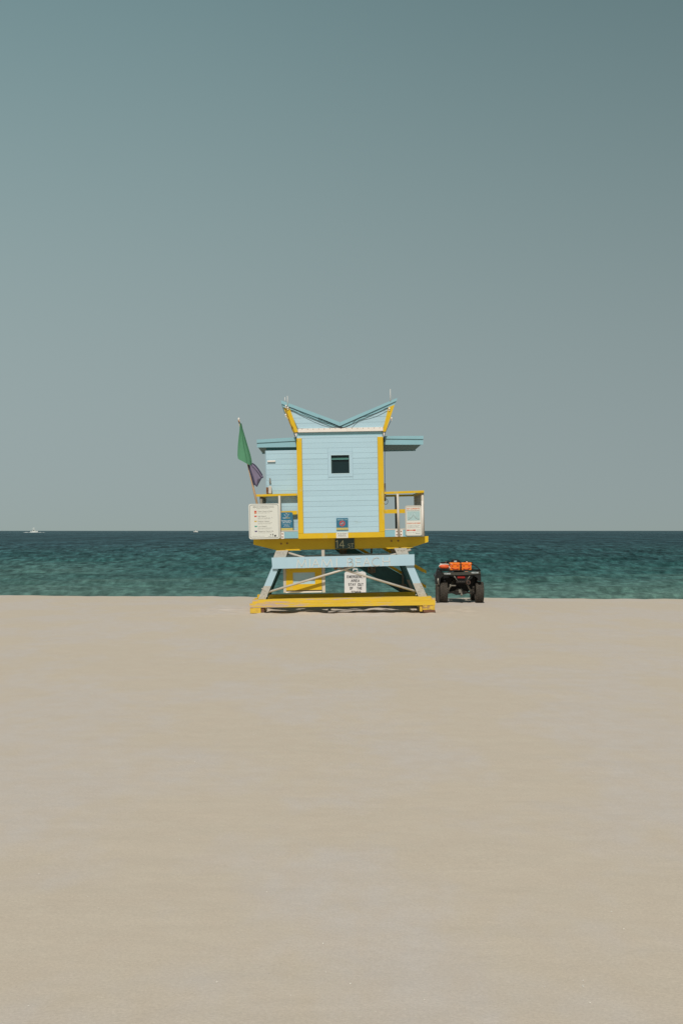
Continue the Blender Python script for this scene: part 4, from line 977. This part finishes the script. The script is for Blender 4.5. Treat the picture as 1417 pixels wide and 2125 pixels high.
hb_.tube([(-.42, .97, .93), (-.30, 1.0, .955)], .022, 8).tube([(.42, .97, .93), (.30, 1.0, .955)], .022, 8); hb_.cbox(-.07, .07, 1.0, 1.14, .88, .97, .015); hb_.build('handlebar', BLACK, atv)
MB().tube([(.0, 1.1, .93), (.02, 1.2, .6)], .03, 8).build('steering_column', BLACKM, atv)
us = MB()       # suspension arms, axle case, struts
for s_ in (-1, 1):
    us.tube([(s_ * .07, .25, .30), (s_ * .26, .28, .235), (s_ * .37, .3, .26)], .022, 8)
    us.tube([(s_ * .07, .45, .36), (s_ * .36, .34, .34)], .018, 8)
    us.tube([(s_ * .13, .32, .56), (s_ * .30, .28, .28)], .03, 10)
    us.tube([(ax(942 if s_ < 0 else 974.5), .02, az(1195)), (ax(950 if s_ < 0 else 966.5), .04, az(1208))], .009, 6)
us.cbox(-.08, .08, .18, .5, .22, .36, .03).cbox(-.035, .035, .05, .2, .24, .33, .01)
us.build('rear_suspension', ALU, atv)
MB().prism([(-.34, .25), (-.20, .235), (-.06, .20), (.06, .20), (.20, .235), (.34, .25), (.34, .28), (.16, .27), (.05, .30), (-.05, .30), (-.16, .27), (-.34, .28)], .1, .14).build('axle_guard', BLACKM, atv)
MB().cbox(ax(946), ax(966), .02, .12, az(1210.5), az(1205.5), .01).build('tow_frame', BLACKM, atv)
bl = MB()
for x_ in (951.2, 955, 959, 962): bl.ball((ax(x_), .01, az(1206.5 + (x_ % 3) * .5)), .008, 6, 4)
bl.build('chrome_bolts', ALU, atv)
MB().ball((ax(957), -.04, az(1229.2)), .018, 10, 6).tube([(ax(957), -.04, az(1230)), (ax(957), -.04, az(1237))], .012, 8).cbox(ax(954.6), ax(959.6), -.06, .1, az(1234.6), az(1232.6), .004).build('tow_ball', ALU, atv)
MB().tube([(ax(971.5), -.02, az(1208.5)), (ax(971.5), .4, az(1208.5))], .052, 16).build('exhaust', mat('brown_exhaust_steel', (.10, .06, .045), .7, .2, var=.2), atv)
MB().tube([(ax(971.5), -.023, az(1208.5)), (ax(971.5), -.019, az(1208.5))], .034, 16).build('exhaust_cap', BLACKM, atv)
MB().cbox(ax(934), ax(946), .05, .3, az(1216.8), az(1214.4), .008).cbox(ax(932.5), ax(936), .04, .1, az(1219), az(1212.5), .01).build('muffler_bracket', ALU, atv)
for tx, x0, x1, y0, y1 in (('OCEAN', 921, 934.4, 1189, 1191.8), ('RESCUE', 977.6, 992.2, 1186.9, 1189.6)):
    text_mesh(tx, ax(x0), az(y1), az(y0) - az(y1), -.003, wd=ax(x1) - ax(x0), off=.03).build('lettering', PRW, atv)
text_mesh('4x4', ax(963.6), az(1186.4), .02, -.002, wd=.085, off=.02).build('decal', ORG, atv)

# gear on the rack: each lifted away on its own
def case(x0, x1, label, mirror):
    o = empty('equipment_case', (AX + (ax(x0) + ax(x1)) / 2, AD + .02, az(1184))); tag(o, label, 'case', 'orange cases on the quad bike rack')
    hw_ = (ax(x1) - ax(x0)) / 2; h_ = az(1167.6) - az(1184)
    MB().cbox(-hw_, hw_, 0, .30, .003, h_ * .68, .012).build('tub', ORANGE, o)
    MB().cbox(-hw_ - .006, hw_ + .006, -.006, .306, h_ * .68 + .002, h_, .014).build('lid', ORANGE, o)
    for k_ in (-.55, .5):
        MB().cbox(hw_ * k_ - .02, hw_ * k_ + .02, -.018, -.004, h_ * .58, h_ * .78, .005).build('latch', ORANGE2, o)
    d_ = 1 if mirror else -1
    MB().tube([(d_ * .09, -.012, h_ * .36), (d_ * .03, -.022, h_ * .22), (-d_ * .03, -.022, h_ * .20), (-d_ * .085, -.012, h_ * .24)], .0085, 6).build('handle', RED, o)
    MB().ball((hw_ * (.7 if mirror else -.72), -.012, h_ * .82), .011, 8, 5).build('vent_knob', WHITE, o)
    return o
case(933.6, 954.2, 'orange hard case left of the black strap on the rack', False)
case(957.2, 978, 'orange hard case right of the black strap on the rack', True)
st = empty('cargo_strap', (AX + ax(955.6), AD, az(1184))); tag(st, 'black cargo strap buckled down between the two orange cases', 'strap')
MB().tube([(-.012, -.012, -.02), (-.010, -.02, .05), (.004, -.018, .12), (-.004, -.015, .19), (.0, .1, .215), (0, .3, .20)], .014, 6).build('webbing', BLACKM, st)
MB().cbox(-.022, .022, -.036, -.02, .06, .10, .006).build('buckle', BLACK, st)
rb = empty('rescue_buoy', (AX + ax(922), AD + .02, az(1176))); tag(rb, 'red orange torpedo rescue buoy with a pale rim at the left of the rack', 'rescue buoy')
rings = []
for x_, r_ in ((-.135, .004), (-.12, .028), (-.09, .047), (-.04, .056), (.03, .055), (.09, .045), (.125, .02)):
    rings.append([(x_, r_ * math.cos(t_) * .9 + .06, r_ * math.sin(t_) - x_ * .03) for t_ in [i * 2 * math.pi / 14 for i in range(14)]])
MB().loft(rings).build('float', ORANGE2, rb)
MB().tube([(-.14, .05, .0), (-.115, .045, .034), (-.06, .045, .058), (.03, .045, .062), (.11, .045, .055)], .012, 8).build('rim', WHITE, rb)
MB().tube([(.11, .02, .0), (.14, .01, -.03), (.12, .02, -.05)], .01, 6).build('handle', WHITE, rb)
bgb = empty('black_bag', (AX + ax(947), AD + .40, az(1171))); tag(bgb, 'black gear bag with grey label behind the orange cases', 'bag')
rings = []
for x_, r_ in ((-.12, .5), (-.10, .9), (.0, 1), (.10, .92), (.125, .5)):
    rings.append([(x_ , .10 * r_ * math.cos(t_), .05 + .05 * r_ * math.sin(t_)) for t_ in [i * 2 * math.pi / 12 for i in range(12)]])
MB().loft(rings).build('pouch', BLACK, bgb); MB().box(-.04, .025, -.108, -.101, .05, .085).build('label_patch', PAQ, bgb)
MB().tube([(-.1, 0, .08), (-.06, 0, .108), (.07, 0, .112), (.1, 0, .08)], .009, 6).build('handle', BLACK, bgb)
fb_ = empty('fin_pair', (AX + ax(971), AD + .35, az(1168.5))); tag(fb_, 'flat black swim fins lying on top behind the right orange case', 'swim fins')
for k_, nm in ((0, 0), (1, 0)):
    MB().prism([(-.14, -.01), (-.05, .03 + .01 * k_), (.03, .045), (.08, .02), (.155, .022), (.155, -.0), (.0, -.02)], .0 + k_ * .07, .05 + k_ * .07).build('fin', BLACK, fb_)
MB().box(-.025, .02, -.006, -.001, .015, .032).build('size_tag', WHITE, fb_)
rd = empty('radio_pouch', (AX + ax(926.5), AD + .45, az(1168.6))); tag(rd, 'black pouch with a white tag above the rescue buoy', 'pouch')
MB().cbox(-.12, .03, 0, .08, -.025, .02, .012).cbox(.04, .11, 0, .09, -.03, .05, .02).build('pouch', BLACK, rd)
MB().cbox(-.145, -.085, -.02, -.004, -.042, -.022, .004).build('tag', WHITE, rd); MB().cbox(.0, .02, -.02, -.004, -.01, .035, .004).build('zip', RUST, rd)

# ------------------------------------------------------------------ boats near the horizon
def boat(name, label, px, d, ln, col=BOATW, cruiser=True):
    o = empty(name, ((px - CX) * d / F_PX, d, SEA_Z)); tag(o, label, 'boat')
    h = ln * (.15 if cruiser else .22); w_ = ln * .28
    def sec(x_, k_, top): return [(x_, -w_ / 2 * k_, top), (x_, -w_ / 2 * k_ * .8, h * .25), (x_, 0, -h * .2), (x_, w_ / 2 * k_ * .8, h * .25), (x_, w_ / 2 * k_, top)]
    MB().loft([sec(-ln / 2, .85, h), sec(-ln * .2, 1, h), sec(ln * .2, .9, h * 1.15), sec(ln * .42, .4, h * 1.35), sec(ln / 2, .04, h * 1.45)], smooth=False).build('hull', col, o)
    if cruiser:
        MB().prism([(-ln * .22, h), (ln * .2, h), (ln * .12, h * 2.4), (-ln * .18, h * 2.4)], -w_ * .32, w_ * .32).build('cabin', col, o)
        MB().prism([(-ln * .19, h * 1.3), (ln * .14, h * 1.3), (ln * .11, h * 2.0), (-ln * .17, h * 2.0)], -w_ * .325, w_ * .325).build('window', NUMB, o)
        MB().tube([(-ln * .16, 0, h * 2.4), (-ln * .17, 0, h * 3.8), (-ln * .04, 0, h * 4.1), (ln * .09, 0, h * 3.8), (ln * .1, 0, h * 2.4)], ln * .014, 6).box(-ln * .17, ln * .09, -w_ * .3, w_ * .3, h * 3.6, h * 3.85).build('flybridge', col, o)
    else:
        MB().prism([(-ln * .1, h), (ln * .15, h), (ln * .08, h * 2.2), (-ln * .06, h * 2.2)], -w_ * .28, w_ * .28).build('cabin', BEIGE, o)
    return o
boat('motor_cruiser', 'white motor cruiser with a flybridge and foaming wake, far out at the left', 71.5, 2550, 13.5)
boat('small_motorboat', 'tiny white motorboat alone near the horizon', 406.5, 2900, 8.6, cruiser=False)
wk = MB(); d = 2500; xw = (71.5 - CX) * d / F_PX
for (x0, x1, hh) in ((-18, -8, .8), (-10, 10, 1.3), (8, 14, .7), (-19, -12, .45), (13, 20, .35)):
    wk.loft([[(xw + x0, d - 8, SEA_Z - .2), (xw + x0, d, SEA_Z + hh * .3), (xw + x0, d + 8, SEA_Z - .2)], [(xw + (x0 + x1) / 2, d - 14, SEA_Z - .2), (xw + (x0 + x1) / 2, d, SEA_Z + hh), (xw + (x0 + x1) / 2, d + 14, SEA_Z - .2)], [(xw + x1, d - 8, SEA_Z - .2), (xw + x1, d, SEA_Z + hh * .3), (xw + x1, d + 8, SEA_Z - .2)]])
o = wk.build('wake_foam', FOAM); tag(o, 'streak of white wake foam round the motor cruiser', kind='stuff')
print('scene built')
